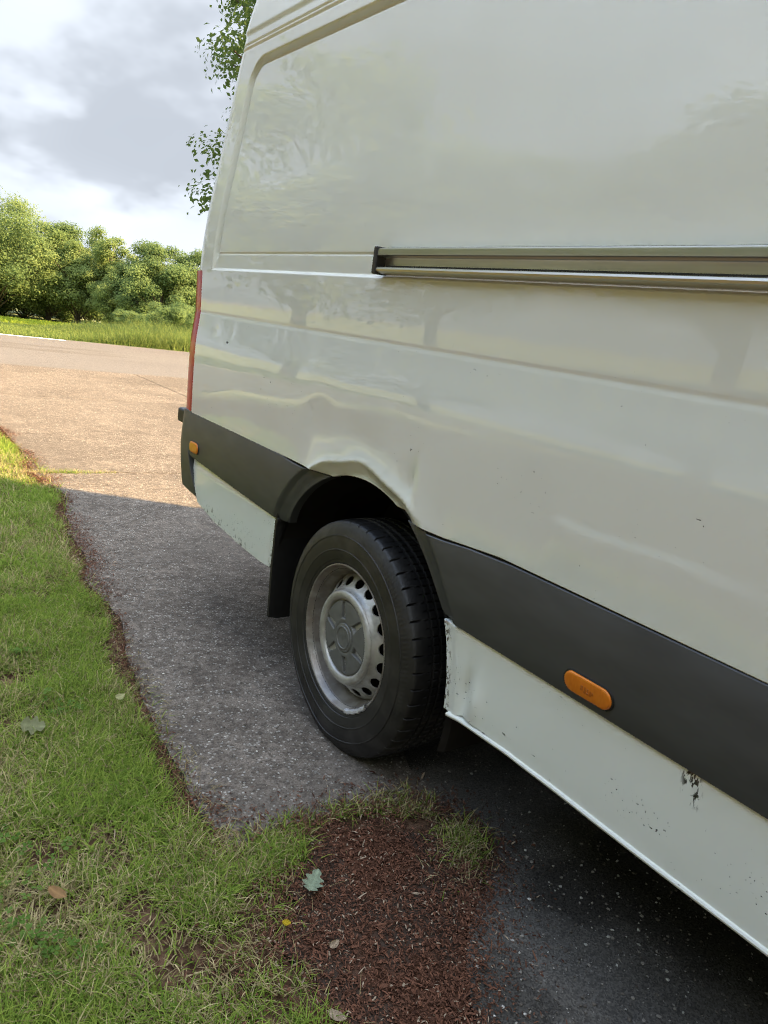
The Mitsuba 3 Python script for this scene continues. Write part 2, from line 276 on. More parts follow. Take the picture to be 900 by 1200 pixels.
recess = Polygon([(-1.275, 1.376), (3.0, 1.376), (3.0, 2.165), (-1.275, 2.165)]).buffer(-0.10).buffer(0.10)
recess = recess.union(box(-1.275, 1.376, 3.0, 1.6))
def skin(x, z, right=True):
    x, z = np.asarray(x, float), np.asarray(z, float)
    o = -0.012 + PROF(np.clip(z, 0.3, 2.58))
    pts = shapely.points(x.ravel(), z.ravel())
    near = (z.ravel() > 1.30) & (z.ravel() < 2.25)
    d = np.full(x.size, -1.0)
    if near.any():
        b = recess.boundary
        dd = shapely.distance(b, pts[near]); ins = shapely.contains_xy(recess, x.ravel()[near], z.ravel()[near])
        d[near] = np.where(ins, dd, -dd)
    d = d.reshape(x.shape)
    w = np.where(z < 1.45, 0.010, 0.020)
    o = o + 0.012 * sstep(0, 1, d / w) + 0.022 * sstep(1.41, 1.46, z) * sstep(-0.002, 0.010, d) * (1 - sstep(0.018, 0.030, d))
    # the joint of the upper panel
    o = o + 0.005 * np.exp(-((z - 1.442) / 0.0028) ** 2) * (x > -1.27)
    o = o + 0.0016 * np.exp(-((z - 1.2085) / 0.0065) ** 2)
    # drip seam under the roof and the soft fold above it
    o = o + 0.007 * (np.exp(-((z - 2.222) / 0.004) ** 2) + 0.8 * np.exp(-((z - 2.240) / 0.003) ** 2)) - 0.008 * sstep(2.272, 2.295, z)
    if right:
        r = np.hypot(x, z - ZC)
        # the arch's lip: a flat band turned in towards the opening, ended by a buckled crease; the sheet swells above it
        g = lambda cx, cz, sx, sz, a: np.exp(-(((x - cx) * math.cos(a) + (z - cz) * math.sin(a)) / sx) ** 2 - ((-(x - cx) * math.sin(a) + (z - cz) * math.cos(a)) / sz) ** 2)
        th = np.arctan2(z - ZC, x)
        wob = 0.004 * np.sin(th * 9 + 0.6) + 0.003 * np.sin(th * 17)
        rc = 0.529 + wob + 0.010 * sstep(1.30, 1.05, th)
        lip = np.clip((rc - r) / 0.038, 0, 1)
        o = o + (0.019 * lip - 0.0055 * np.exp(-np.abs(r - rc) / 0.0045)) * sstep(0.50, 0.74, z) * sstep(0.95, 1.10, th) + 0.010 * lip * sstep(0.74, 0.5, z)
        o = o + 0.008 * lip * sstep(1.10, 0.95, th) * sstep(0.50, 0.74, z)
        up = np.maximum(r - rc, 0)
        o = o - (0.004 + 0.007 * np.exp(-((th - 1.20) / 0.20) ** 2) + 0.004 * np.exp(-((th - 2.05) / 0.30) ** 2)) * np.exp(-(up / 0.040) ** 1.3) * (r > rc) * sstep(0.62, 0.78, z)
        o = o - (0.004 + 0.007 * np.exp(-((th - 1.20) / 0.20) ** 2) + 0.004 * np.exp(-((th - 2.05) / 0.30) ** 2)) * (1 - lip) * (r <= rc) * sstep(0.62, 0.78, z)
        o = o + 0.004 * g(0.0, 0.93, 0.13, 0.05, -0.1) + 0.0015 * g(0.12, 1.0, 0.18, 0.08, 0.0) + 0.004 * g(-0.27, 0.93, 0.08, 0.08, 0.6)
        # a sharp vertical buckle ahead of it
        o = o + 0.013 * np.exp(-np.abs(x - 0.232 - 0.10 * (z - 0.84)) / 0.030) * np.exp(-((z - 0.865) / 0.055) ** 2) - 0.005 * g(0.275, 0.87, 0.028, 0.06, 0.1)
        # the pressed fold ahead of the wheel
        o = o - 0.0018 * sstep(0.932, 0.916, z + 0.004 * np.sin(x * 17)) * sstep(0.715, 0.75, x) * sstep(1.30, 1.05, x) * sstep(0.80, 0.91, z)
        # hail and parking knocks, and the slow waviness of pressed sheet
        o = o + 0.0035 * g(-1.16, 1.145, 0.035, 0.018, 0.0) + 0.003 * g(-1.0, 1.15, 0.012, 0.02, 0.0)
        P3 = np.stack([x * 5.5, z * 5.0, 0 * x], -1)
        o = o + 0.0007 * (meshkit.fbm(P3, 3, 5) - 0.5)
    return o
def side(x, z, d): return np.stack([np.asarray(x, float) + 0 * np.asarray(z), skin(x, z) + d, np.asarray(z, float) + 0 * np.asarray(x)], -1)
def far_side(x, z, d): return np.stack([x + 0 * z, 1.955 - (skin(x, z, False) + d), z + 0 * x], -1)
ANG = np.linspace(0, 2 * math.pi, 121)[:-1]
def circ(r, cx=0.0, cz=ZC): return Polygon(np.stack([cx + r * np.cos(ANG), cz + r * np.sin(ANG)], 1))
FX = 3.665
DOOR = 1.52
body = Polygon([(-1.328, 0.795), (-1.372, 1.370), (-1.375, 1.372), (-1.375, 2.50), (DOOR - 0.004, 2.50), (DOOR - 0.004, 0.795)])
body = body.difference(circ(0.486)).difference(box(-0.9, 0, 0.9, 0.775)).difference(Polygon([(-0.6, 0.795), (-0.33, 0.786), (-0.20, 0.79), (-0.2, 0.7), (-0.6, 0.7)])).union(
    Polygon([(0.20, 0.80), (0.26, 0.776), (0.40, 0.779), (0.62, 0.797)]))
body = body.difference(circ(0.486)).buffer(0)
us = lines((-1.38, -1.30, 0.010), (-1.30, -1.23, 0.003), (-1.23, -1.12, 0.006), (-1.12, -0.55, 0.012), (-0.55, 0.60, 0.008), (0.60, 1.44, 0.012), (1.44, 3.2, 0.03))
vs = lines((0.70, 1.0, 0.008), (1.0, 1.19, 0.01), (1.19, 1.22, 0.003), (1.22, 1.355, 0.0135), (1.355, 1.395, 0.0025), (1.395, 1.434, 0.01), (1.434, 1.45, 0.0014), (1.45, 2.05, 0.0134), (2.05, 2.20, 0.004), (2.20, 2.30, 0.0025), (2.30, 2.52, 0.02))
V = 'van'
add('van__side_panel', panel(body, us, vs, side, 0.02), 'paint', smooth=True)
door = Polygon([(DOOR + 0.004, 0.60), (DOOR + 0.004, 2.20), (2.86, 2.20), (2.86, 0.60)])
us2, vs2 = lines((1.44, 4.7, 0.045)), lines((0.30, 1.19, 0.05), (1.19, 1.22, 0.006), (1.22, 1.355, 0.03), (1.355, 1.395, 0.005), (1.395, 2.12, 0.04), (2.12, 2.3, 0.01), (2.3, 2.52, 0.03))
add('van__sliding_door', panel(door, us2, vs2, side, 0.02), 'paint', smooth=True)
add('van__roof_side', panel(Polygon([(DOOR + 0.004, 2.206), (DOOR + 0.004, 2.50), (2.86, 2.50), (2.86, 2.206)]), us2, vs2, side, 0.02), 'paint', smooth=True)
far = box(-1.375, 0.42, 2.86, 2.5).difference(circ(0.486))
add('van__side_panel', flip(panel(far, lines((-1.4, 2.9, 0.05)), vs2, far_side, 0.02)), 'paint', smooth=True)
# roof: a shallow arch from rail to rail
a = np.linspace(-1, 1, 25)
yr = 0.9775 + a * (0.9775 - 0.186); zr = 2.50 + 0.16 * (1 - np.abs(a) ** 3.2)
rx = np.array([-1.40, -1.385, -1.36, 2.2, 2.7, 2.88])
drop = np.array([0.05, 0.02, 0.0, 0.0, -0.0, 0.03])
v = np.stack([np.repeat(rx, 25), np.tile(yr, 6), (zr[None] - drop[:, None]).ravel()], 1)
i, j = np.meshgrid(np.arange(5), np.arange(24), indexing='ij'); i, j = i.ravel(), j.ravel()
add('van__roof', trimesh.Trimesh(v, np.vstack([np.stack([i * 25 + j, (i + 1) * 25 + j, (i + 1) * 25 + j + 1], 1), np.stack([i * 25 + j, (i + 1) * 25 + j + 1, i * 25 + j + 1], 1)])), 'paint', smooth=True)
# rear corner: pillar above, tail light below, wrapped round the edge
def corner(rad, edge, stretch=1.0):
    def f(s, z, d):
        s, z = np.asarray(s, float), np.asarray(z, float)
        y0 = skin(np.full_like(z, -1.33), z, False); t = np.clip(s / rad, 0, math.pi / 2); rest = np.maximum(s - rad * math.pi / 2, 0)
        ex = edge(z)
        return np.stack([ex - stretch * (rad - d) * np.sin(t) - np.minimum(s, 0), y0 + rad - (rad - d) * np.cos(t) + rest, z + 0 * s], -1)
    return f
edge_top = lambda z: np.full_like(z, -1.3795)
edge_lamp = lambda z: np.interp(z, [0.795, 1.37], [-1.332, -1.376])
ss = lines((0.0, 0.07, 0.006), (0.07, 0.20, 0.03))
add('van__rear_pillar', flip(panel(box(0, 1.374, 0.17, 2.5), ss, vs, corner(0.036, edge_top, 2.0), 0.02)), 'paint', smooth=True)
scene['van__rear_pillar']; 
add('van__tail_light', flip(panel(box(0, 0.797, 0.17, 1.370), ss, lines((0.79, 1.38, 0.02)), corner(0.034, edge_lamp, 3.5), 0.02)), 'red_lens', smooth=True)
tag('van__tail_light', 'red tail light')
def mirror_far(m):
    m = m.copy(); m.vertices[:, 1] = 1.955 - m.vertices[:, 1]; m.faces = m.faces[:, ::-1]; return m
add('van__rear_pillar', mirror_far(flip(panel(box(0, 1.374, 0.17, 2.5), ss, vs2, corner(0.036, edge_top, 2.0), 0.02))), 'paint', smooth=True)
add('van__tail_light', mirror_far(flip(panel(box(0, 0.797, 0.17, 1.370), ss, lines((0.79, 1.38, 0.04)), corner(0.034, edge_lamp, 3.5), 0.02))), 'red_lens', smooth=True)
for y0, y1 in ((0.215, 0.975), (0.981, 1.74)):
    k = add('van__rear_door', rbox(-1.425, -1.39, y0, y1, 0.82, 2.47, 0.012), 'paint', smooth=40)
for z in (1.02, 1.72, 2.26):   # hinges on the pillar
    o = float(skin(np.array([-1.33]), np.array([z]), False)[0])
    add('van__door_hinge', rbox(-1.432, -1.402, o + 0.02, o + 0.07, z - 0.03, z + 0.03, 0.008), 'paint', smooth=40)

# ------------------------------------------------------------------ cladding, rockers, bumper
def bulge(z0, z1, base, amp):
    def f(x, z, d):
        x, z = np.asarray(x, float) + 0 * np.asarray(z, float), np.asarray(z, float) + 0 * np.asarray(x, float)
        t = np.clip((z - (z0 + z1) / 2) / ((z1 - z0) / 2), -1.3, 1.3)
        r = np.hypot(x, z - ZC)
        y = base - amp * (1 - np.abs(t) ** 2.4) + 0.013 * sstep(0.545, 0.532, r) + 0.010 * sstep(0.530, 0.490, r)
        return np.stack([x, y + d, z], -1)
    return f
rear_trim = Polygon([(-1.318, 0.794), (-0.885, 0.795), (-0.60, 0.792), (-0.472, 0.790), (-0.40, 0.785), (-0.33, 0.784), (-0.21, 0.788), (-0.16, 0.79), (-0.3, 0.5), (-0.461, 0.574), (-0.80, 0.590), (-1.292, 0.617), (-1.325, 0.66), (-1.329, 0.73)]).difference(circ(0.487)).buffer(0)
rear_trim = rear_trim.difference(box(-0.475, 0, 0, 0.573))
rear_trim = max(getattr(rear_trim, 'geoms', [rear_trim]), key=lambda g: g.area)
add('van__trim_strip', panel(rear_trim, lines((-1.34, 0.0, 0.012)), lines((0.48, 0.82, 0.010)), bulge(0.58, 0.80, -0.017, 0.010), 0.03), 'trim', smooth=True)
front_trim = Polygon([(0.185, 0.780), (0.22, 0.771), (0.265, 0.767), (0.335, 0.766), (0.405, 0.770), (0.50, 0.780), (0.641, 0.787), (DOOR - 0.005, 0.791), (DOOR - 0.005, 0.586), (0.63, 0.588), (0.5, 0.588), (0.43, 0.589), (0.415, 0.582), (0.38, 0.55), (0.1, 0.74)]).difference(circ(0.487)).buffer(0)
front_trim = max(getattr(front_trim, 'geoms', [front_trim]), key=lambda g: g.area)
add('van__trim_strip', panel(front_trim, lines((0.1, 0.6, 0.01), (0.6, 2.9, 0.03)), lines((0.48, 0.82, 0.010)), bulge(0.588, 0.795, -0.017, 0.010), 0.03), 'trim', smooth=True)
add('van__trim_strip', panel(box(DOOR + 0.005, 0.586, 2.85, 0.791), lines((1.5, 2.9, 0.05)), lines((0.58, 0.82, 0.010)), bulge(0.588, 0.795, -0.017, 0.010), 0.03), 'trim', smooth=True)
def rocker(x, z, d):
    x, z = np.asarray(x, float) + 0 * np.asarray(z, float), np.asarray(z, float) + 0 * np.asarray(x, float)
    t = sstep(0.60, 0.38, z)
    r = np.hypot(x, z - ZC)
    y = -0.008 - 0.008 * t + 0.006 * sstep(0.535, 0.515, r) + 0.011 * np.exp(-((x - 0.560) / 0.016) ** 2 - ((z - 0.44) / 0.05) ** 2) - 0.008 * np.exp(-((x - 0.60) / 0.02) ** 2 - ((z - 0.43) / 0.05) ** 2)
    y = y + 0.004 * sstep(0.572, 0.586, z) + 0.0012 * (meshkit.fbm(np.stack([x * 6, z * 8, 0 * x], -1), 3, 9) - 0.5)
    return np.stack([x, y + d, z], -1)
front_rocker = Polygon([(0.424, 0.578), (0.50, 0.578), (0.52, 0.62), (2.86, 0.62), (2.86, 0.386), (0.560, 0.386), (0.530, 0.370), (0.49, 0.370)]).difference(circ(0.494)).buffer(0)
front_rocker = max(getattr(front_rocker, 'geoms', [front_rocker]), key=lambda g: g.area)
k = add('van__rocker_panel', panel(front_rocker, lines((0.38, 0.70, 0.008), (0.70, 1.4, 0.02), (1.4, 2.9, 0.05)), lines((0.36, 0.63, 0.008)), rocker, 0.03), 'paint', smooth=True)
tag(k, 'scuffed white rocker panel with rust specks ahead of the wheel')
# the turned-out flange along its foot
fl = np.array([(-0.010, 0.3870), (-0.0205, 0.3850), (-0.0228, 0.3815), (-0.0210, 0.3770), (-0.010, 0.3755), (0.02, 0.3755), (0.02, 0.3875)])
def run(prof, xs, warp=None):
    """A constant section of (y, z) points swept along x."""
    n = len(prof); v = np.vstack([np.c_[np.full(n, x), prof] for x in xs])
    if warp is not None: v = warp(v)
    f = []
    for k in range(len(xs) - 1):
        for a in range(n):
            b = (a + 1) % n
            f += [[k * n + a, k * n + b, (k + 1) * n + b], [k * n + a, (k + 1) * n + b, (k + 1) * n + a]]
    c = (len(xs) - 1) * n
    f += [[0, a + 1, a] for a in range(1, n - 1)] + [[c, c + a, c + a + 1] for a in range(1, n - 1)]
    return trimesh.Trimesh(v, f, process=False)
def sill_warp(v):
    v = v.copy(); v[:, 2] += np.interp(v[:, 0], [0.52, 0.56, 0.72, 0.8], [-0.015, -0.008, 0.001, 0.0]) + 0.002 * (meshkit.noise(np.c_[v[:, 0] * 7, 0 * v[:, 0], 0 * v[:, 0]], 3) - 0.5); return v
add('van__sill_flange', run(fl, np.r_[np.linspace(0.515, 1.5, 60), 2.86], sill_warp), 'paint', smooth=35)
rear_rocker = Polygon([(-1.30, 0.64), (-0.487, 0.60), (-0.489, 0.50), (-0.497, 0.392), (-0.70, 0.394), (-0.991, 0.410), (-1.19, 0.440), (-1.245, 0.50), (-1.285, 0.58)]).difference(circ(0.49)).buffer(0)
k = add('van__rocker_panel', panel(rear_rocker, lines((-1.32, -0.4, 0.012)), lines((0.38, 0.66, 0.010)), rocker, 0.03), 'paint', smooth=True)
tag(k, 'dirty white lower panel behind the wheel')
# bumper wrapping the rear corner
def bumper_surf(s, z, d):
    """s runs along the bumper's plan: forwards along the side (s < 0), round the corner, across the tail."""
    s, z = np.asarray(s, float) + 0 * np.asarray(z, float), np.asarray(z, float) + 0 * np.asarray(s, float)
    R = 0.11; t = np.clip(s / R, 0, math.pi / 2); rest = np.maximum(s - R * math.pi / 2, 0)
    y0, x0 = -0.026 + 0.010 * ((z - 0.66) / 0.16) ** 2, -1.385
    tuck = 0.075 * np.clip((0.66 - z) / 0.2, 0, 1.2) ** 1.6
    return np.stack([x0 - (R - d) * np.sin(t) - np.minimum(s, 0) + tuck * np.sin(t), y0 + R - (R - d) * np.cos(t) + rest + 0.4 * tuck * (1 - np.cos(t)) , z], -1)
EW = 0.11 * math.pi / 2
bump_poly = Polygon([(-0.062, 0.797), (0.3, 0.80), (0.3, 0.50), (EW, 0.50), (0.05, 0.475), (-0.10, 0.458), (-0.170, 0.455), (-0.13, 0.515), (-0.098, 0.57), (-0.062, 0.66), (-0.056, 0.72)])
add('van__bumper', cat([flip(panel(bump_poly, lines((-0.20, 0.31, 0.012)), lines((0.44, 0.81, 0.012)), bumper_surf, 0.03)), rbox(-1.50, -1.36, 0.29, 1.66, 0.50, 0.80, 0.02),
    mirror_far(flip(panel(bump_poly, lines((-0.20, 0.31, 0.03)), lines((0.44, 0.81, 0.03)), bumper_surf, 0.03)))]), 'trim', smooth=True)
add('van__bumper_top', rbox(-1.485, -1.345, 0.02, 1.93, 0.775, 0.802, 0.008), 'trim', smooth=40)
st = cat([rbox(-1.545, -1.44, 0.000, 0.07, 0.722, 0.785, 0.012), rbox(-1.553, -1.52, 0.006, 0.06, 0.735, 0.772, 0.008)])
add('van__bumper_stop', st, 'black', smooth=40)
# mud flap behind the wheel
mf = Polygon([(-0.006, 0.60), (-0.006, 0.395), (-0.002, 0.215), (0.03, 0.208), (0.30, 0.212), (0.30, 0.60)])
m = trimesh.creation.extrude_polygon(mf, 0.012, engine='earcut')
m.vertices = np.stack([-0.486 + m.vertices[:, 2] + 0.02 * np.clip(0.45 - m.vertices[:, 1], 0, 1), m.vertices[:, 0] - 0.006, m.vertices[:, 1]], 1)
add('van__mud_flap', m, 'black')
add('van__mud_flap__screw', rbox(-0.478, -0.468, -0.012, 0.004, 0.560, 0.577, 0.003), 'black', smooth=40)
# side markers
def marker(cx, cz, w, h, key, lab, tilt=0.0):
    n = 28; t = np.linspace(0, 2 * math.pi, n, endpoint=False); rr = h / 2
    o = np.stack([np.sign(np.cos(t)) * (w / 2 - rr) + rr * np.cos(t), rr * np.sin(t)], 1)
    o = o @ np.array([[math.cos(tilt), math.sin(tilt)], [-math.sin(tilt), math.cos(tilt)]])
    surf = lambda x, z: bulge(0.588, 0.795, -0.017, 0.010)(x, z, 0.0)[..., 1]
    def dome(scale, lift, rings):
        vv, ff = [], []
        for k, (s, l) in enumerate(rings):
            x, z = cx + o[:, 0] * s * scale, cz + o[:, 1] * s * scale
            vv.append(np.stack([x, surf(x, z) - l * lift, z], 1))
        vv = np.vstack(vv + [np.array([[cx, surf(np.array([cx]), np.array([cz]))[0] - rings[-1][1] * lift - 0.0003, cz]])])
        for k in range(len(rings) - 1):
            for a_ in range(n):
                b_ = (a_ + 1) % n; ff += [[k * n + a_, k * n + b_, (k + 1) * n + b_], [k * n + a_, (k + 1) * n + b_, (k + 1) * n + a_]]
        c = (len(rings) - 1) * n
        ff += [[c + a_, c + (a_ + 1) % n, c + n] for a_ in range(n)]
        return trimesh.Trimesh(vv, ff, process=False)
    k = add(key, dome(1.0, 0.008, [(1.0, -0.3), (1.0, 0.6), (0.95, 0.9), (0.8, 1.0), (0.4, 1.02)]), 'amber', smooth=40)
    tag(k, lab)
    add(k + '__bezel', dome(1.0, 0.003, [(1.10, -0.5), (1.10, 0.9), (1.04, 1.0), (1.0, 0.4)])if False else lathe_ring(o, cx, cz, surf), 'black', smooth=40)
    return surf
def lathe_ring(o, cx, cz, surf):
    n = len(o); vv = []
    for s, l in ((0.995, 0.001), (1.02, 0.0035), (1.0 + 0.10, 0.003), (1.12, -0.002)):
        nn = o / np.linalg.norm(o, axis=1, keepdims=True)
        x, z = cx + o[:, 0] + nn[:, 0] * (s - 1) * 0.04, cz + o[:, 1] + nn[:, 1] * (s - 1) * 0.04
        vv.append(np.stack([x, surf(x, z) - l, z], 1))
    ff = []
    for k in range(3):
        for a_ in range(n):
            b_ = (a_ + 1) % n; ff += [[k * n + a_, (k + 1) * n + b_, k * n + b_], [k * n + a_, (k + 1) * n + a_, (k + 1) * n + b_]]
    return trimesh.Trimesh(np.vstack(vv), ff, process=False)
marker(-1.237, 0.661, 0.095, 0.046, 'van__side_marker', 'small amber side marker at the rear end of the trim')
surf = marker(0.902, 0.626, 0.118, 0.043, 'van__side_marker', 'amber side marker ahead of the wheel')
em = []
for k, (dx, dz, w, h) in enumerate([(-0.012, 0.002, 0.006, 0.010), (-0.004, 0.001, 0.004, 0.013), (0.003, 0.003, 0.005, 0.006), (0.003, -0.004, 0.006, 0.004), (0.010, 0.0, 0.004, 0.011), (0.015, 0.001, 0.004, 0.006)]):
    y = float(surf(np.array([0.902 + dx]), np.array([0.626 + dz]))[0]) - 0.0081
    em.append(rbox(0.904 + dx - w / 2, 0.904 + dx + w / 2, y - 0.0008, y + 0.002, 0.624 + dz - h / 2, 0.624 + dz + h / 2, 0.0008))
add('van__side_marker_001__embossing', cat(em), 'amber_dark')
# door rail
rl = np.array([(0.012, 1.4515), (-0.018, 1.4515), (-0.026, 1.449), (-0.0275, 1.4445), (-0.0275, 1.4325), (-0.024, 1.4305), (-0.002, 1.4295), (0.0, 1.428), (0.0, 1.4045), (-0.002, 1.4035), (-0.022, 1.4025), (-0.0265, 1.4005), (-0.028, 1.396), (-0.0265, 1.3915), (-0.020, 1.3885), (-0.010, 1.386), (0.012, 1.386)])
add('van__door_rail', run(rl, np.linspace(-0.036, 1.49, 40)), 'aluminium', smooth=35)
add('van__door_rail__end_cap', rbox(-0.052, -0.034, -0.031, 0.012, 1.3835, 1.4545, 0.004), 'black', smooth=40)
add('van__door_rail__slide_strip', rbox(-0.020, 1.48, -0.006, 0.001, 1.4040, 1.4085, 0.0015), 'black')

# ------------------------------------------------------------------ underbody, wheelhouse, wheels
add('van__underbody', cat([bx(-1.33, -0.52, 0.12, 1.84, 0.46, 0.62), bx(0.56, 2.9, 0.06, 1.90, 0.42, 0.62), bx(-0.55, 0.60, 0.52, 1.45, 0.52, 0.62), bx(1.3, 2.6, 1.2, 1.7, 0.25, 0.42),
    tube([(0, 0.25, ZC), (0, 1.7, ZC)], 0.055, 12), trimesh.creation.icosphere(2, 0.15).apply_translation([0, 0.98, ZC]), bx(-0.62, 0.66, 0.40, 0.47, 0.36, 0.40), bx(-0.62, 0.66, 1.49, 1.56, 0.36, 0.40),
    tube([(-1.38, 0.5, 0.36), (-0.7, 0.5, 0.34), (0.8, 0.62, 0.35), (2.4, 0.7, 0.34)], 0.032, 10)]), 'underbody_black')
wh = lathe([(0.49, 0.004), (0.50, 0.02), (0.50, 0.40), (0.05, 0.40)], 60, 0.0, ZC, None, math.radians(-12), math.radians(192))
add('van__wheel_arch', wh, 'underbody_black')
m = wh.copy(); m.vertices[:, 1] = 1.955 - m.vertices[:, 1]
add('van__wheel_arch', m, 'underbody_black')
n_notch, sub = 48, 14
def tread(R, Yv, TH):
    k = np.arange(len(TH))[:, None] % sub
    sh = (R > 0.3455) & (np.abs(Yv - 0.105) > 0.078)
    R = R - np.where(sh & (k == 0), 0.0075, 0.0)
    k2 = (np.arange(len(TH))[:, None] + 7) % (sub // 2)
    R = R - np.where((R > 0.35) & (np.abs(Yv - 0.105) < 0.05) & (k2 == 0), 0.005, 0)
    Yv = Yv - 0.0006 * np.sin(TH * 160) * (np.abs(R - 0.318) < 0.008)
    return R, Yv
half = [(0.206, 0.014), (0.2215, 0.001), (0.224, -0.0035), (0.229, -0.0062), (0.233, -0.0062), (0.2345, -0.0085), (0.250, -0.0125), (0.262, -0.0142), (0.2632, -0.0155), (0.266, -0.0155), (0.2672, -0.0146), (0.290, -0.0150), (0.3045, -0.0130), (0.3055, -0.0145), (0.3085, -0.0142), (0.3095, -0.0118), (0.324, -0.0080), (0.334, -0.0035), (0.343, 0.0015), (0.3465, 0.0040), (0.3490, 0.0070), (0.3505, 0.0105), (0.3530, 0.022), (0.3545, 0.040)]
tr = []
for y in (0.040, 0.066):
    tr += [(0.3550, y + 0.016), (0.3475, y + 0.0175), (0.3475, y + 0.0245), (0.3555, y + 0.026)]
prof = half + tr
prof = prof + [(r, 0.21 - y) for r, y in prof[::-1]]
def ground_flat(m):
    v = m.vertices.copy(); low = np.clip(0.014 - v[:, 2], 0, None); v[:, 2] = np.maximum(v[:, 2], 0.0)
    near = np.exp(-((v[:, 2] - 0.03) / 0.05) ** 2) * np.exp(-(v[:, 0] / 0.10) ** 2)
    v[:, 1] += np.where(v[:, 1] < 0.105, -1, 1) * 0.008 * near
    m.vertices = v; return m
tyre = ground_flat(lathe(prof, n_notch * sub, 0.0, ZC, tread))
rim_prof = [(0.207, 0.018), (0.219, 0.004), (0.2225, -0.0012), (0.2222, -0.0036), (0.2195, -0.0046), (0.2165, -0.0030), (0.2145, 0.0010), (0.2125, 0.0060), (0.2075, 0.0120), (0.2045, 0.020), (0.2035, 0.030), (0.1975, 0.040), (0.1935, 0.055), (0.1915, 0.075), (0.1905, 0.21)]
rim = lathe(rim_prof, 128)
def disc_f(s, t, d):
    """Perforated dish: s is angle times 0.16, t runs from the rim well (0) up to the ring (1)."""
    th = s / 0.16
    r = np.interp(t, [0, 0.12, 0.25, 0.75, 0.9, 1.0], [0.194, 0.188, 0.181, 0.150, 0.1455, 0.1430]); y = np.interp(t, [0, 0.12, 0.25, 0.75, 0.9, 1.0], [0.064, 0.055, 0.046, 0.0180, 0.0120, 0.0060])
    return np.stack([r * np.cos(th), y + d, ZC + r * np.sin(th)], -1)
NH = 18
sheet = box(0, 0, 0.16 * 2 * math.pi, 1.0)
for k in range(NH):
    c0 = 0.16 * 2 * math.pi * (k + 0.5) / NH
    e = Polygon(np.stack([c0 + 0.0180 * np.cos(ANG[::6]), 0.47 + 0.215 * np.sin(ANG[::6])], 1))
    sheet = sheet.difference(e)
dish = flip(panel(sheet, lines((0, 0.16 * 2 * math.pi, 0.16 * 2 * math.pi / 144)), np.linspace(0, 1, 13), disc_f, 0.004, 0.0))
ring = lathe([(0.1430, 0.0060), (0.1418, 0.0020), (0.1385, -0.0015), (0.134, -0.0035), (0.128, -0.0040), (0.122, -0.0028), (0.1175, 0.0005), (0.1150, 0.0050), (0.1135, 0.0100), (0.05, 0.0120)], 96)
def wheel(mt, key=V):
    """Tyre, rim and cap as sub-parts of one wheel, placed by mt."""
    k, n = f'{key}__wheel', 0
    base = k
    while k + '__tyre' in scene: n += 1; k = f'{base}_{n:03d}'
    for nm, g, mat in WHEEL: add(f'{k}__{nm}', g, mat, to_world=mt)
    return k
def cap():
    rings = [(0.1120, 0.0085), (0.1105, 0.0050), (0.106, 0.0032), (0.090, 0.0016), (0.070, 0.0012), (0.050, 0.0014), (0.0465, 0.0030), (0.0445, 0.0032), (0.043, 0.0005), (0.040, -0.0008), (0.030, -0.0010), (0.0001, -0.0010)]
    def slots(R, Yv, TH):
        out = Yv.copy()
        for k in range(6):
            a0 = math.radians(104 + 60 * k)
            dr_, dt = (R - 0.083) / 0.021, (R * np.angle(np.exp(1j * (TH - a0)))) / 0.0075
            out = out + 0.018 * sstep(1.25, 0.85, np.maximum(np.abs(dr_), np.abs(dt) * (1.0 + 0.25 * dr_)))
        return R, out
    fine = [rings[0], rings[1]] + [(r, float(np.interp(r, [x[0] for x in rings[::-1]], [x[1] for x in rings[::-1]]))) for r in np.arange(0.108, 0.0500, -0.002)] + rings[5:]
    return lathe(fine, 240, 0, ZC, slots)
emblem = cat([lathe([(0.036, -0.0010), (0.0345, -0.0030), (0.0315, -0.0030), (0.030, -0.0010)], 48),
              trimesh.convex.convex_hull(np.array([(0.0, -0.0008, ZC + 0.026), (0.015, -0.0008, ZC + 0.006), (0.0, -0.0008, ZC - 0.012), (-0.015, -0.0008, ZC + 0.006), (0.0, -0.0045, ZC + 0.007)]))])
wt = lathe([(0.2235, -0.002), (0.2245, -0.006), (0.221, -0.0095), (0.214, -0.0085), (0.2105, -0.003), (0.211, 0.006)], 40, 0, ZC, lambda R, Yv, TH: (R + 0.0012 * np.sin(TH * 47), Yv + 0.001 * np.sin(TH * 90)), math.radians(-72), math.radians(-40))
WHEEL = [('tyre', mikit.ply(flip(tyre), 'rubber', smooth=30), None), ('rim', mikit.ply(rim, 'wheel_steel', smooth=40), None),
         ('perforated_dish', mikit.ply(dish, 'wheel_steel', smooth=30), None), ('raised_ring', mikit.ply(ring, 'wheel_steel', smooth=40), None),
         ('hub_cap', mikit.ply(cap(), 'cap_grey', smooth=35), None), ('emblem', mikit.ply(emblem, 'cap_grey', smooth=30), None)]
k = wheel(None)
tag(k, 'steel rear wheel with round holes and a grey hub cap')
add(k + '__balance_weight', wt, 'weight_metal', smooth=40)
add(k + '__brake_drum', lathe([(0.001, 0.075), (0.15, 0.075), (0.155, 0.085), (0.155, 0.16)], 48), 'underbody_black')
MIR = T().translate([0, 1.955, 0]).scale([1, -1, 1])
wheel(MIR); wheel(T().translate([FX, 0, 0])); wheel(T().translate([FX, 0, 0]) @ MIR)

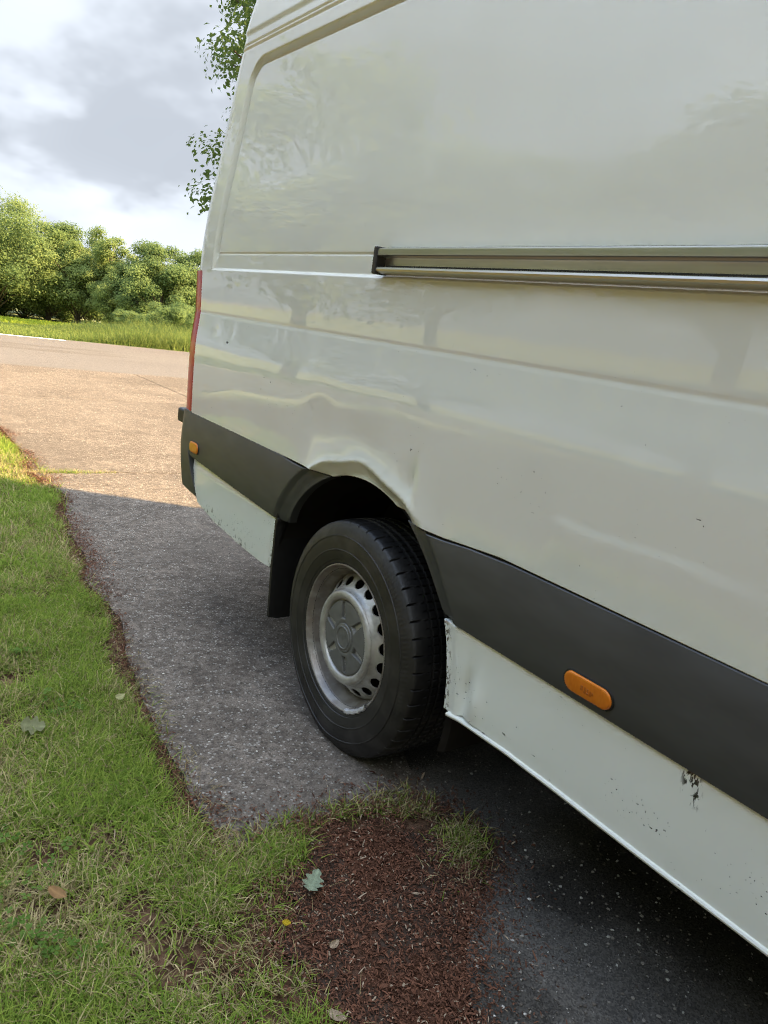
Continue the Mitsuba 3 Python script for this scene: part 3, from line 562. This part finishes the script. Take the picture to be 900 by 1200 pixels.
# ------------------------------------------------------------------ cab (outside the frame, it shades the ground)
cab = Polygon([(2.87, 0.40), (3.15, 0.40), (3.17, 0.60), (3.32, 0.83), (3.66, 0.90), (4.0, 0.83), (4.16, 0.6), (4.2, 0.36), (4.55, 0.34), (4.62, 0.62), (4.60, 0.95), (4.45, 1.18), (3.98, 1.36), (3.20, 2.25), (2.87, 2.48)])
m = trimesh.creation.extrude_polygon(cab, 1.90, engine='earcut')
m.vertices = np.stack([m.vertices[:, 0], 0.0275 + m.vertices[:, 2] + 0 * m.vertices[:, 0], m.vertices[:, 1]], 1)
t = np.clip((m.vertices[:, 2] - 1.3) / 1.2, 0, 1) * 0.15 + np.clip((m.vertices[:, 0] - 3.9) / 0.7, 0, 1) * 0.10
m.vertices[:, 1] = 0.9775 + (m.vertices[:, 1] - 0.9775) * (1 - t / 0.95)
add('van__cab', m, 'paint')
m = trimesh.creation.extrude_polygon(Polygon([(3.04, 1.42), (3.86, 1.40), (3.25, 2.08), (3.04, 2.10)]), 1.84, engine='earcut')
m.vertices = np.stack([m.vertices[:, 0], 0.0575 + m.vertices[:, 2], m.vertices[:, 1]], 1)
t = np.clip((m.vertices[:, 2] - 1.3) / 1.2, 0, 1) * 0.15
m.vertices[:, 1] = 0.9775 + (m.vertices[:, 1] - 0.9775) * (1.035 - t / 0.95)
add('van__cab_window', m, 'glass_dark')
w = np.array([(3.97, 0.16, 1.395), (3.97, 1.80, 1.395), (3.26, 1.70, 2.20), (3.26, 0.26, 2.20)]); nrm = np.array([0.78, 0, 0.62]) * 0.012
add('van__windscreen', trimesh.convex.convex_hull(np.vstack([w - nrm * 0.3, w + nrm])), 'glass_dark')
tag('van', 'white panel van with a dented wheel arch, dark side trim and a steel rear wheel', 'van')

# ------------------------------------------------------------------ grass
def blades(xy, z, length, width, lean, col, seed, seg=3):
    """Curved tapering blades; returns (mesh, colours)."""
    r = np.random.default_rng(seed); n = len(xy)
    az = r.uniform(0, 2 * math.pi, n); tw = az + math.pi / 2 + r.normal(0, 0.5, n)
    dx, dy = np.cos(az), np.sin(az); wx, wy = np.cos(tw), np.sin(tw)
    bend = r.uniform(0.15, 1.1, n)
    rows = []
    for k in range(seg + 1):
        t = k / seg
        ang = lean + bend * t * 1.1
        # arc with growing lean
        h = length * t * np.cos(np.minimum(ang * 0.8, 1.5)); o = length * t * np.sin(np.minimum(ang * 0.8, 1.5))
        c = np.stack([xy[:, 0] + dx * o, xy[:, 1] + dy * o, z + h], 1)
        w = width * (1 - t ** 1.8) * 0.5
        s = np.stack([wx * w, wy * w, 0 * w], 1)
        if k < seg: rows += [c - s, c + s]
        else: rows += [c]
    m = 2 * seg + 1
    v = np.stack(rows, 1).reshape(-1, 3)
    f = []
    for k in range(seg - 1): f += [[2 * k, 2 * k + 1, 2 * k + 3], [2 * k, 2 * k + 3, 2 * k + 2]]
    f += [[2 * seg - 2, 2 * seg - 1, 2 * seg]]
    f = (np.arange(n)[:, None, None] * m + np.array(f)[None]).reshape(-1, 3)
    return trimesh.Trimesh(v, f, process=False), np.repeat(col, m, 0)
def grass_cols(n, r, straw):
    a = np.array([0.12, 0.205, 0.032]); b = np.array([0.31, 0.385, 0.075]); s = np.array([0.52, 0.44, 0.24]); d = np.array([0.22, 0.17, 0.085])
    t = r.random(n)[:, None]; c = a * (1 - t) + b * t
    k = r.random(n); st = s * (0.6 + 0.6 * r.random(n)[:, None]); dd = d * (0.6 + 0.6 * r.random(n)[:, None])
    c = np.where((k < straw)[:, None], st, c); c = np.where((k > 1 - 0.35 * straw)[:, None], dd, c)
    return c
near_lawn = Polygon([(-6.2, -0.4), (-4.25, -0.155), (-3.0, -0.13), (-2.2, -0.27), (-1.5, -0.34), (-0.73, -0.40), (0.17, -0.47), (0.35, -0.46), (0.37, -0.30), (0.46, -0.26), (0.56, -0.34), (0.66, -0.42), (0.87, -0.46), (1.1, -0.52), (1.4, -0.48), (1.4, -2.4), (-6.6, -2.6)])
MULCH = Polygon([(0.40, -0.26), (0.43, -0.13), (0.49, -0.03), (0.58, 0.06), (0.69, 0.01), (0.77, -0.10), (0.97, -0.25), (1.35, -0.33), (1.40, -0.46), (1.1, -0.52), (0.87, -0.47), (0.74, -0.42), (0.66, -0.45), (0.56, -0.36), (0.50, -0.37), (0.45, -0.28)])
def scatter(n, x0, x1, y0, y1, r): return np.stack([r.uniform(x0, x1, n), r.uniform(y0, y1, n)], 1)
r = np.random.default_rng(21)
def lawn_patch(xy, r, dens_fn, seed, scale=1.0, straw=0.17, lean0=0.15):
    p3 = np.c_[xy, np.zeros(len(xy))]
    clump = meshkit.fbm(p3 * 7, 3, 2); keep = r.random(len(xy)) < dens_fn(xy, clump)
    xy, clump = xy[keep], clump[keep]; n = len(xy)
    L = scale * (0.022 + 0.045 * r.random(n) ** 1.3) * (0.6 + 0.8 * clump)
    w = scale * r.uniform(0.0018, 0.0042, n)
    st = np.clip(straw + 0.9 * (meshkit.fbm(np.c_[xy * 3.1, np.zeros(n)], 3, 7) - 0.5), 0.04, 0.8)
    col = grass_cols(n, r, st)
    lean = np.clip(r.normal(0.55, 0.35, n), 0.05, 1.35) + lean0 * 0
    flat = r.random(n) < 0.18
    lean = np.where(flat, 1.35, lean)
    return blades(xy, -0.016 + 0.010 * clump, L, w, lean, col, seed)
EDGE = shapely.LineString(LEFT[4:])
def inlawn(xy):
    """In the lawn, thinning out raggedly towards the pavement's edge."""
    d = shapely.distance(EDGE, shapely.points(xy)); g = meshkit.fbm(np.c_[xy * 4.2, np.zeros(len(xy))], 3, 19)
    return shapely.contains_xy(near_lawn, xy[:, 0], xy[:, 1]) * (0.06 + 0.94 * sstep(0.0, 0.035, d - 0.16 * np.clip(g - 0.40, 0, 1) - 0.008))
parts = []
xy = scatter(285000, -1.7, 1.4, -1.75, -0.25, r)
dM = lambda xy: shapely.distance(MULCH, shapely.points(xy))
parts.append(lawn_patch(xy, r, lambda p, c: inlawn(p) * sstep(0.0, 0.075, dM(p) + 0.18 * (meshkit.fbm(np.c_[p * 9, np.zeros(len(p))], 3, 17) - 0.42)) * (0.14 + 0.86 * sstep(0.20, 0.48, c)), 31))
xy = scatter(170000, -6.6, -1.7, -1.6, -0.1, r)
parts.append(lawn_patch(xy, r, lambda p, c: inlawn(p) * (0.3 + 0.7 * sstep(0.16, 0.40, c)), 32, 1.15))
xy = scatter(70000, -6.6, 1.25, -2.6, -1.6, r)
parts.append(lawn_patch(xy, r, lambda p, c: inlawn(p) * 0.9, 33, 1.5))
# the ragged tongue along the driveway's end, the tuft by the wheel, and the strip in the joint
xy = scatter(4200, 0.29, 0.50, -0.50, 0.12, r)
parts.append(lawn_patch(xy, r, lambda p, c: 0.9 * sstep(0.30, 0.5, c + 0.15) * (p[:, 0] < 0.40 + 0.06 * np.sin(p[:, 1] * 9)), 34, 1.0, 0.42))
t = r.normal(0, 1, (2600, 2)); xy = np.array([0.575, 0.055]) + t * np.array([0.065, 0.035]) @ np.array([[0.80, -0.60], [0.60, 0.80]])
parts.append(lawn_patch(xy, r, lambda p, c: 0.10 + 0.5 * sstep(0.3, 0.6, c), 35, 0.95, 0.36))
xy = np.stack([r.normal(-3.60, 0.022, 3600), -0.30 + 0.62 * r.random(3600) ** 1.5], 1)
parts.append(lawn_patch(xy, r, lambda p, c: 0.8 + 0 * c, 36, 0.8, 0.45))
add('lawn_grass', cat([m for m, c in parts]), 'blade', color=np.vstack([c for m, c in parts]))
tag('lawn_grass', 'short patchy green grass with straw along the driveway', 'grass', kind='stuff')
# dead stems lying on the lawn and the mulch
n = 9300
xy = np.vstack([scatter(9000, -1.5, 1.2, -1.6, -0.36, r), scatter(300, 0.34, 1.1, -0.6, 0.12, r)])
m, c = blades(xy, np.full(n, 0.004) + 0.018 * r.random(n) * (r.random(n) < 0.5), 0.015 + 0.055 * r.random(n) ** 2, r.uniform(0.001, 0.0026, n), np.full(n, 1.45), np.array([0.34, 0.275, 0.14]) * r.uniform(0.45, 1.15, (n, 1)), 40)
keep = shapely.contains_xy(near_lawn.buffer(0.05), xy[:, 0], xy[:, 1]) & ((dM(xy) > 0.02) | (r.random(n) < 0.12))
fk = np.repeat(keep, 5); m = trimesh.Trimesh(m.vertices, m.faces[fk], process=False)
add('dead_grass', m, 'blade', color=c); tag('dead_grass', 'pale dry grass clippings lying on the lawn and mulch', 'dry grass', kind='stuff')
# taller verge across the road and its mown strip
def verge(n, x0, x1, y0, y1, h, seed, cols, wd=0.02):
    rr = np.random.default_rng(seed); xy = scatter(n, x0, x1, y0, y1, rr)
    H = h(xy) * rr.uniform(0.5, 1.15, n)
    c = cols[0] + (cols[1] - cols[0]) * rr.random((n, 1))
    return blades(xy, ground_z(xy[:, 0], xy[:, 1]), H, rr.uniform(0.6, 1.3, n) * wd, np.clip(rr.normal(0.2, 0.2, n), 0, 0.8), c, seed + 1)
VG = (np.array([0.11, 0.175, 0.042]), np.array([0.255, 0.305, 0.10]))
hv = lambda xy: 0.10 + 0.52 * sstep(2.2, 5.4, xy[:, 1] + 0.05 * (xy[:, 0] + 18)) * (0.6 + 0.8 * meshkit.fbm(np.c_[xy * 0.8, xy[:, :1] * 0], 3, 3))
m1 = verge(80000, -21.5, -16.9, 0.5, 14.0, hv, 50, VG, 0.012)
m2 = verge(16000, -21.5, -16.9, -14, 0.5, lambda xy: 0.25 + 0 * xy[:, 0], 52, VG, 0.03)
m3 = verge(9000, -21.5, -16.9, 14, 32, lambda xy: 0.5 + 0 * xy[:, 0], 54, VG, 0.03)
add('verge_grass', cat([m1[0], m2[0], m3[0]]), 'blade', color=np.vstack([m1[1], m2[1], m3[1]]))
tag('verge_grass', 'long pale grass on the far verge of the road', 'grass', kind='stuff')
FG = (np.array([0.22, 0.29, 0.03]), np.array([0.33, 0.38, 0.05]))
m1 = verge(60000, -60, -21.5, -8, 26, lambda xy: 0.16 + 0 * xy[:, 0], 56, FG, 0.06)
add('field_grass', m1[0], 'blade', color=m1[1]); tag('field_grass', 'bright sunlit meadow grass between the road and the trees', 'grass', kind='stuff')

# ------------------------------------------------------------------ mulch, grit, leaves
def chips(xy, z, ln, wd, cols, seed, th=0.35):
    """Bent, tilted slivers of bark; each a strip of four triangles with a fold."""
    rr = np.random.default_rng(seed); n = len(xy)
    az = rr.uniform(0, 2 * math.pi, n); a = np.stack([np.cos(az), np.sin(az), rr.normal(0, th, n)], 1); b = np.stack([-np.sin(az), np.cos(az), rr.normal(0, th, n)], 1)
    c = np.c_[xy, z]; ln, wd = ln[:, None], wd[:, None]
    mid = c + np.array([0, 0, 1]) * wd * 0.35
    v = np.stack([c - a * ln / 2 - b * wd * 0.3, c - a * ln / 2 + b * wd * 0.25, mid - b * wd / 2, mid + b * wd / 2, c + a * ln / 2 - b * wd * 0.2, c + a * ln / 2 + b * wd * 0.3], 1).reshape(-1, 3)
    f = (np.arange(n)[:, None, None] * 6 + np.array([[0, 2, 1], [1, 2, 3], [2, 4, 3], [3, 4, 5]])[None]).reshape(-1, 3)
    return trimesh.Trimesh(v, f, process=False), np.repeat(cols, 6, 0)
def red_cols(n, r):
    t = r.random((n, 1)); c = np.array([0.040, 0.021, 0.015]) * (1 - t) + np.array([0.165, 0.078, 0.050]) * t
    return np.where(r.random((n, 1)) < 0.05, np.array([0.30, 0.235, 0.17]), c)
add('mulch_bed', slab(MULCH.buffer(0.035).difference(paved.buffer(0.01)).buffer(0) if MULCH.buffer(0.035).difference(paved.buffer(0.01)).geom_type == 'Polygon' else max(MULCH.buffer(0.035).difference(paved.buffer(0.01)).geoms, key=lambda g: g.area), -0.05, -0.008), 'mulch_soil')
tag('mulch_bed', kind='structure')
n = 60000
xy = scatter(n, 0.30, 1.5, -0.85, 0.16, r); d = dM(xy)
xy = xy[r.random(n) < np.exp(-(d / (0.03 + 0.11 * sstep(0.40, 0.65, meshkit.fbm(np.c_[xy * 9, np.zeros(n)], 3, 13)))) ** 2) * 0.95]; n1 = len(xy)
t = wavy(LEFT[4:], 0.004, 0.02, 3); NE = 26000; idx = r.integers(0, len(t), NE)
clus = sstep(0.36, 0.62, meshkit.fbm(np.c_[t[idx] * np.array([2.6, 2.6]), np.zeros(NE)], 3, 6))
off = np.abs(r.normal(0, 1, NE)) * (0.020 + 0.045 * clus) * np.where(r.random(NE) < 0.66 - 0.18 * clus, -1, 0.9)
ex = np.c_[t[idx][:, 0] + r.normal(0, 0.02, NE), t[idx][:, 1] + off - 0.008]
ex = ex[r.random(NE) < 0.30 + 0.70 * clus]
pb = np.stack([r.normal(-3.42, 0.10, 900), r.normal(-0.17, 0.06, 900)], 1)
nx = np.asarray(NOTCH, float); t = wavy(NOTCH[1:10], 0.004, 0.02, 8); idx = r.integers(0, len(t), 6000); nb = t[idx] + r.normal(0, 1, (6000, 2)) * r.uniform(0.01, 0.075, (6000, 1))
xy = np.vstack([xy, ex, pb, nb]); n = len(xy)
z = np.where(np.arange(n) < n1, -0.006, 0.0015) + 0.006 * r.random(n)
m, c = chips(xy, z, r.uniform(0.003, 0.011, n) * np.where(r.random(n) < 0.08, 2.4, 1), r.uniform(0.0015, 0.0042, n) * np.where(r.random(n) < 0.05, 2.2, 1), red_cols(n, r), 60)
add('bark_mulch', m, 'chips', color=c); tag('bark_mulch', 'reddish brown bark mulch crumbs on bare soil and along the driveway edge', 'mulch', kind='stuff')
# grit and small stones on the pavement
ico = trimesh.creation.icosahedron(); iv, jf = np.array(ico.vertices), np.array(ico.faces)
def stones(xy, size, cols, seed, sink=0.3):
    rr = np.random.default_rng(seed); n = len(xy)
    v = iv[None] * rr.uniform(0.6, 1.2, (n, 12, 1)) * rr.uniform(0.6, 1.2, (n, 1, 3)) * np.array([1, 1, 0.6]) * size[:, None, None]
    az = rr.uniform(0, 6.28, n); ca, sa = np.cos(az)[:, None], np.sin(az)[:, None]
    v = np.stack([v[..., 0] * ca - v[..., 1] * sa, v[..., 0] * sa + v[..., 1] * ca, v[..., 2] + (size * (0.6 - sink))[:, None] * 0.6], -1)
    v[..., :2] += xy[:, None]
    return trimesh.Trimesh(v.reshape(-1, 3), (np.arange(n)[:, None, None] * 12 + jf[None]).reshape(-1, 3), process=False), np.repeat(cols, 12, 0)
xy = np.vstack([scatter(9000, -3.5, 0.5, -0.46, 1.4, r), scatter(4200, 0.5, 1.6, -0.3, 1.3, r)])
xy = xy[shapely.contains_xy(paved.buffer(-0.01), xy[:, 0], xy[:, 1])]; n = len(xy)
g = r.random((n, 1)); cols = np.where(g < 0.55, np.array([0.12, 0.105, 0.09]), np.where(g < 0.85, np.array([0.27, 0.245, 0.215]), np.array([0.46, 0.44, 0.40]))) * r.uniform(0.7, 1.2, (n, 1))
m, c = stones(xy, 0.0016 + 0.0042 * r.random(n) ** 3, cols, 61)
add('grit', m, 'chips', color=c); tag('grit', 'loose pale grit and small stones on the driveway', 'grit', kind='stuff')

# clover and broad weeds in the lawn
def weeds(centers, n_each, sp, size, seed, cols):
    rr = np.random.default_rng(seed); V_, F_, C_, at = [], [], [], 0
    for cx, cy in centers:
        for _ in range(n_each):
            x, y = cx + rr.normal(0, sp), cy + rr.normal(0, sp); z = rr.uniform(0.012, 0.04); s = size * rr.uniform(0.6, 1.3)
            a0 = rr.uniform(0, 6.28); tx, ty = rr.normal(0, 0.35, 2); col = cols[0] + (cols[1] - cols[0]) * rr.random()
            for k in range(3):
                a = a0 + k * 2.094; d = np.array([math.cos(a), math.sin(a)]); e = np.array([-d[1], d[0]])
                q = [d * 0.05, d * 0.5 + e * 0.45, d * 0.95 + e * 0.38, d * 0.86, d * 0.95 - e * 0.38, d * 0.5 - e * 0.45]
                V_ += [(x + p[0] * s, y + p[1] * s, z + (p[0] * tx + p[1] * ty) * s + 0.06 * s * (i_ in (1, 2, 4, 5))) for i_, p in enumerate(q)]
                F_ += [[at, at + 2, at + 1], [at, at + 3, at + 2], [at, at + 4, at + 3], [at, at + 5, at + 4]]; C_ += [col] * 6; at += 6
    return trimesh.Trimesh(V_, F_, process=False), np.array(C_)
rw = np.random.default_rng(70)
m, c = weeds([(0.47, -0.90), (0.42, -0.93), (0.52, -0.86), (0.37, -0.97), (0.30, -0.93), (0.2, -1.02)] + [tuple(x) for x in scatter(14, -0.9, 0.5, -1.1, -0.55, rw)], 9, 0.03, 0.011, 71, (np.array([0.085, 0.16, 0.03]), np.array([0.15, 0.24, 0.06])))
add('clover', m, 'leaf', color=c); tag('clover', 'small round clover leaves among the grass at the lower left', 'clover', kind='stuff')

def oak_leaf(L, col, curl=0.15, lobes=4, wide=0.27):
    """Lobed leaf with a midrib fold and a curl."""
    n = 34; t = np.linspace(0, 1, n)
    w = wide * np.sin(math.pi * np.clip(t, 0.02, 0.985) ** 0.85) ** 0.75 * (1 + 0.30 * np.cos(2 * math.pi * lobes * t + 2.6)) if lobes else wide * np.sin(math.pi * np.clip(t, 0.01, 0.99) ** 0.9) ** 0.8
    w = np.where(t < 0.07, 0.012, w); w[-1] = 0.002
    c = np.stack([(t - 0.5) * L, 0 * t, curl * L * ((t - 0.45) ** 2) * 2.2], 1)
    rows = []
    for s in (-1, -0.5, 0, 0.5, 1):
        rows.append(c + np.stack([0.10 * L * w * abs(s), s * w * L, L * w * (0.20 * abs(s) ** 1.5 + 0.06 * np.sin(9 * t + s * 2))], 1))
    v = np.stack(rows, 1).reshape(-1, 3); f = []
    for i_ in range(n - 1):
        for j_ in range(4):
            a_ = i_ * 5 + j_; f += [[a_, a_ + 5, a_ + 6], [a_, a_ + 6, a_ + 1]]
    col = np.array(col); cc = np.tile(col, (len(v), 1)) * (0.85 + 0.3 * meshkit.noise(v * 160, 4))[:, None]; cc[np.arange(n) * 5 + 2] *= 1.35
    return trimesh.Trimesh(v, f, process=False), cc
LEAVES = [  # x, y, z, length, turn, tilt, colour, lobes, width, label
    (0.535, -0.355, 0.016, 0.074, 2.35, 0.10, (0.30, 0.37, 0.26), 4, 0.27, 'pale green lobed oak leaf lying upside down on the brown mulch'),
    (0.350, -0.860, 0.030, 0.052, 0.55, 0.25, (0.33, 0.20, 0.10), 0, 0.22, 'tan brown dry leaf in the grass near the left edge'),
    (-0.330, -0.790, 0.028, 0.070, 1.2, 0.55, (0.25, 0.26, 0.15), 3, 0.33, 'broad grey green leaf standing up from the grass, far left'),
    (-0.400, -0.530, 0.035, 0.046, 2.2, 0.5, (0.46, 0.45, 0.24), 0, 0.24, 'small pale yellow leaf in the grass near the driveway edge'),
    (0.610, -0.460, 0.014, 0.020, 1.0, 0.3, (0.50, 0.36, 0.03), 0, 0.34, 'small bright yellow leaf at the edge of the mulch'),
    (0.845, -0.475, 0.010, 0.040, 0.7, 0.3, (0.42, 0.33, 0.24), 0, 0.22, 'folded pinkish beige leaf on the mulch at the bottom'),
    (0.700, -0.395, 0.008, 0.030, 1.9, 0.2, (0.40, 0.31, 0.22), 0, 0.25, 'tiny beige leaf flake in the middle of the mulch'),
]
for x, y, z, L, turn, tilt, col, lobes, wide, lab in LEAVES:
    m, c = oak_leaf(L, col, 0.25, lobes, wide)
    k = add('fallen_leaf', m, 'leaf', smooth=True, color=c, to_world=T().translate([x, y, z]).rotate([0, 0, 1], math.degrees(turn)).rotate([1, 0.4, 0], math.degrees(tilt)))
    tag(k, lab, 'leaf', 'fallen leaves on the lawn and mulch')

# ------------------------------------------------------------------ trees
def tree_mesh(seed, H, base, R, n_clump, n_leaf, leaf, cols, squash=1.0, fill=0.55, clump=1.0, limbs=26):
    """Trunk with limbs (mesh) and a crown of leaf clumps (mesh, colours); foot at the origin."""
    rr = np.random.default_rng(seed)
    top = H - base; cz = base + top * 0.5
    cl = []
    while len(cl) < n_clump:
        p = rr.normal(0, 1, 3); p /= np.linalg.norm(p); p *= rr.random() ** 0.35
        wob = 0.78 + 0.44 * float(meshkit.fbm(p[None] * 1.7 + seed, 2, seed)[0])
        if p[2] < -0.75 and rr.random() < 0.6: continue
        c = np.array([p[0] * R * wob, p[1] * R * wob * squash, cz + p[2] * top * 0.5 * wob])
        if c[2] < base * 0.8: continue
        cl.append((c, clump * R * rr.uniform(0.20, 0.36)))
    C = np.array([c for c, _ in cl]); S = np.array([s for _, s in cl])
    pick = rr.choice(n_clump, n_leaf, p=S ** 2 / (S ** 2).sum())
    dvec = rr.normal(0, 1, (n_leaf, 3)); dvec /= np.linalg.norm(dvec, axis=1, keepdims=True)
    dvec[:, 2] = np.where((dvec[:, 2] < -0.2) & (rr.random(n_leaf) < 0.6), -dvec[:, 2], dvec[:, 2])
    rad = S[pick] * (rr.random(n_leaf) ** (1 - fill)) * rr.uniform(0.8, 1.15, n_leaf)
    p = C[pick] + dvec * rad[:, None] * np.array([1, 1, 0.8])
    nrm = dvec + rr.normal(0, 0.42, (n_leaf, 3)) + np.array([0, 0, 0.35]); nrm /= np.linalg.norm(nrm, axis=1, keepdims=True)
    a = np.cross(nrm, rr.normal(0, 1, (n_leaf, 3))); a /= np.linalg.norm(a, axis=1, keepdims=True) + 1e-9
    b = np.cross(nrm, a); s = (leaf * rr.uniform(0.6, 1.3, n_leaf))[:, None]
    fold = nrm * s * 0.18
    v = np.stack([p - a * s, p - b * s * 0.55 + fold, p + a * s, p + b * s * 0.55 + fold], 1).reshape(-1, 3)
    f = (np.arange(n_leaf)[:, None, None] * 4 + np.array([[0, 1, 2], [0, 2, 3]])[None]).reshape(-1, 3)
    tone = np.clip(0.35 * rr.random(n_leaf) + 0.65 * rr.random(n_clump)[pick], 0, 1)[:, None]
    col = np.repeat(cols[0] * (1 - tone) + cols[1] * tone, 4, 0)
    ms = []
    r0 = 0.016 * H + 0.05; lean = rr.normal(0, 0.03, 2)
    zt = np.linspace(-0.3, H * 0.8, 9)
    ms.append(tube(np.stack([lean[0] * zt + 0.06 * np.sin(zt), lean[1] * zt + 0.05 * np.cos(zt * 1.3), zt], 1), r0 * np.clip(1.25 - zt / (H * 0.85), 0.12, 1.25), 9))
    for k in rr.choice(n_clump, min(n_clump, limbs), replace=False):
        c = C[k]; z0 = max(base * 0.75, c[2] - np.hypot(c[0], c[1]) * rr.uniform(0.5, 1.0)); z0 = min(z0, H * 0.7)
        q = np.array([lean[0] * z0, lean[1] * z0, z0]); mid = (q + c) / 2 + np.array([0, 0, 0.08 * R])
        ms.append(tube([q, q * 0.6 + mid * 0.4, mid, mid * 0.4 + c * 0.6, c], r0 * np.array([0.40, 0.32, 0.24, 0.16, 0.07]), 6))
    return cat(ms), trimesh.Trimesh(v, f, process=False), col
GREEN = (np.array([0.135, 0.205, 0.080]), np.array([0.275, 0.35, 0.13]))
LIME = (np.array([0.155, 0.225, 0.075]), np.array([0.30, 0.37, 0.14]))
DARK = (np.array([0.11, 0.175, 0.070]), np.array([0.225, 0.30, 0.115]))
def variant(*a, **k):
    t, c, col = tree_mesh(*a, **k)
    return mikit.ply(t, 'bark', smooth=True), mikit.ply(c, 'leaf', color=col)
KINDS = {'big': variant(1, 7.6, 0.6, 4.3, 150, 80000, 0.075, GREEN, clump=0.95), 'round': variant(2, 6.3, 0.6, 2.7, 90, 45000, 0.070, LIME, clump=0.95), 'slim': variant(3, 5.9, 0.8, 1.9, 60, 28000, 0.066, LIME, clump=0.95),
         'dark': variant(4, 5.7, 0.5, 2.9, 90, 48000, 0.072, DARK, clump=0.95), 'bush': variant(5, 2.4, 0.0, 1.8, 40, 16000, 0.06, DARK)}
def plant(kind, x, y, s, rot, key, lab, group, z=None):
    z = float(ground_z(x, y)) if z is None else z
    k, n = key, 0
    while k + '__crown' in scene: n += 1; k = f'{key}_{n:03d}'
    mt = T().translate([x, y, z]).rotate([0, 0, 1], rot).scale([s, s, s])
    add(k + '__trunk', KINDS[kind][0], None, to_world=mt); add(k + '__crown', KINDS[kind][1], None, to_world=mt)
    tag(k, lab, 'bush' if key == 'bush' else 'tree', group)
def polar(az, D): return EYE[0] - D * math.cos(math.radians(az)), EYE[1] + D * math.sin(math.radians(az))
G1 = 'trees across the field'
BACK = 'dark green tree of the second row, mostly hidden behind the front trees across the field'
for kind, az, D, s, rot, lab in [
    ('big', 7.6, 58, 1.0, 20, 'largest green tree at the left edge beyond the field'),
    ('dark', 10.9, 60, 1.16, 200, 'dark green tree between the largest tree and the yellow green one'),
    ('round', 12.7, 57, 1.02, 120, 'rounded yellow green tree right of the largest tree'),
    ('slim', 14.8, 55, 1.05, 75, 'slim bright yellow green tree in the middle of the row'),
    ('round', 15.4, 53, 0.62, 300, 'low spreading yellow green tree in front of the row'),
    ('dark', 18.2, 52, 0.98, 30, 'dense dark tree beside the tail of the van'),
    ('dark', 6.2, 70, 1.15, 10, BACK), ('dark', 9.6, 71, 1.05, 70, BACK), ('dark', 12.2, 72, 1.0, 150, BACK), ('dark', 14.4, 70, 0.85, 260, BACK), ('dark', 16.8, 69, 0.80, 330, BACK),
    ('dark', 21.0, 54, 0.98, 140, None), ('big', 3.5, 62, 0.9, 260, None), ('round', -1, 60, 1.0, 30, None), ('dark', 24.5, 56, 1.0, 10, None), ('big', 29, 60, 1.0, 90, None)]:
    x, y = polar(az, D); plant(kind, x, y, s, rot, 'tree', lab or 'green tree in the far row, hidden by the van or beyond the frame', G1)
rb = np.random.default_rng(90)
for az, D, s, lab in [(16.4, 46, 0.6, 'green bush at the right end of the field'), (18.7, 40, 0.70, 'bush beside the tail light of the van'), (20.5, 44, 0.9, 'bush half hidden by the tail of the van')]:
    x, y = polar(az, D); plant('bush', x, y, s, rb.uniform(0, 360), 'bush', lab, 'bushes along the field edge')
# the oak across the road whose outer twigs show beside the roof
KINDS['oak'] = variant(6, 15.0, 2.9, 6.3, 150, 36000, 0.085, (np.array([0.060, 0.105, 0.030]), np.array([0.120, 0.170, 0.055])), fill=0.65, clump=0.55, limbs=120)
x, y = polar(32.0, 25.0); plant('oak', x, y, 1.0, 0, 'tree', 'tall oak behind the van, only its outer twigs showing beside the roof', G1)
# tall trees on the near side of the plot: the van's flank mirrors them; two off the nose are added to darken it
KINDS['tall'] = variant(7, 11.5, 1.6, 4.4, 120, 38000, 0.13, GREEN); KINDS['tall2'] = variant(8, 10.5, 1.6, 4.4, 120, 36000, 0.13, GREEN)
for kind, x, y, s, rot in [('tall', -20.0, -10.2, 1.0, 0), ('tall', -20.5, -16.0, 1.12, 100), ('tall2', -8.6, -15.5, 1.15, 40), ('tall2', -3.2, -16.5, 1.25, 130), ('tall', 2.6, -16.0, 1.2, 220), ('tall2', 8.4, -15.0, 1.2, 300), ('tall2', 12.5, -10.5, 1.1, 20), ('tall', 13.0, -4.5, 0.9, 70), ('tall2', -14.0, -24.0, 1.3, 80)]:
    plant(kind, x, y, s, rot, 'tree', 'tall tree of the row beside the plot, out of view, mirrored in the van or added to darken its side', 'trees beside the plot')
for k in range(13):
    x, y = polar(4.0 + 1.35 * k, 65 + rb.uniform(-1.5, 1.5))
    plant('bush', x, y, rb.uniform(1.05, 1.4), rb.uniform(0, 360), 'bush', 'dark undergrowth bush between the trunks across the field', 'undergrowth under the far trees')
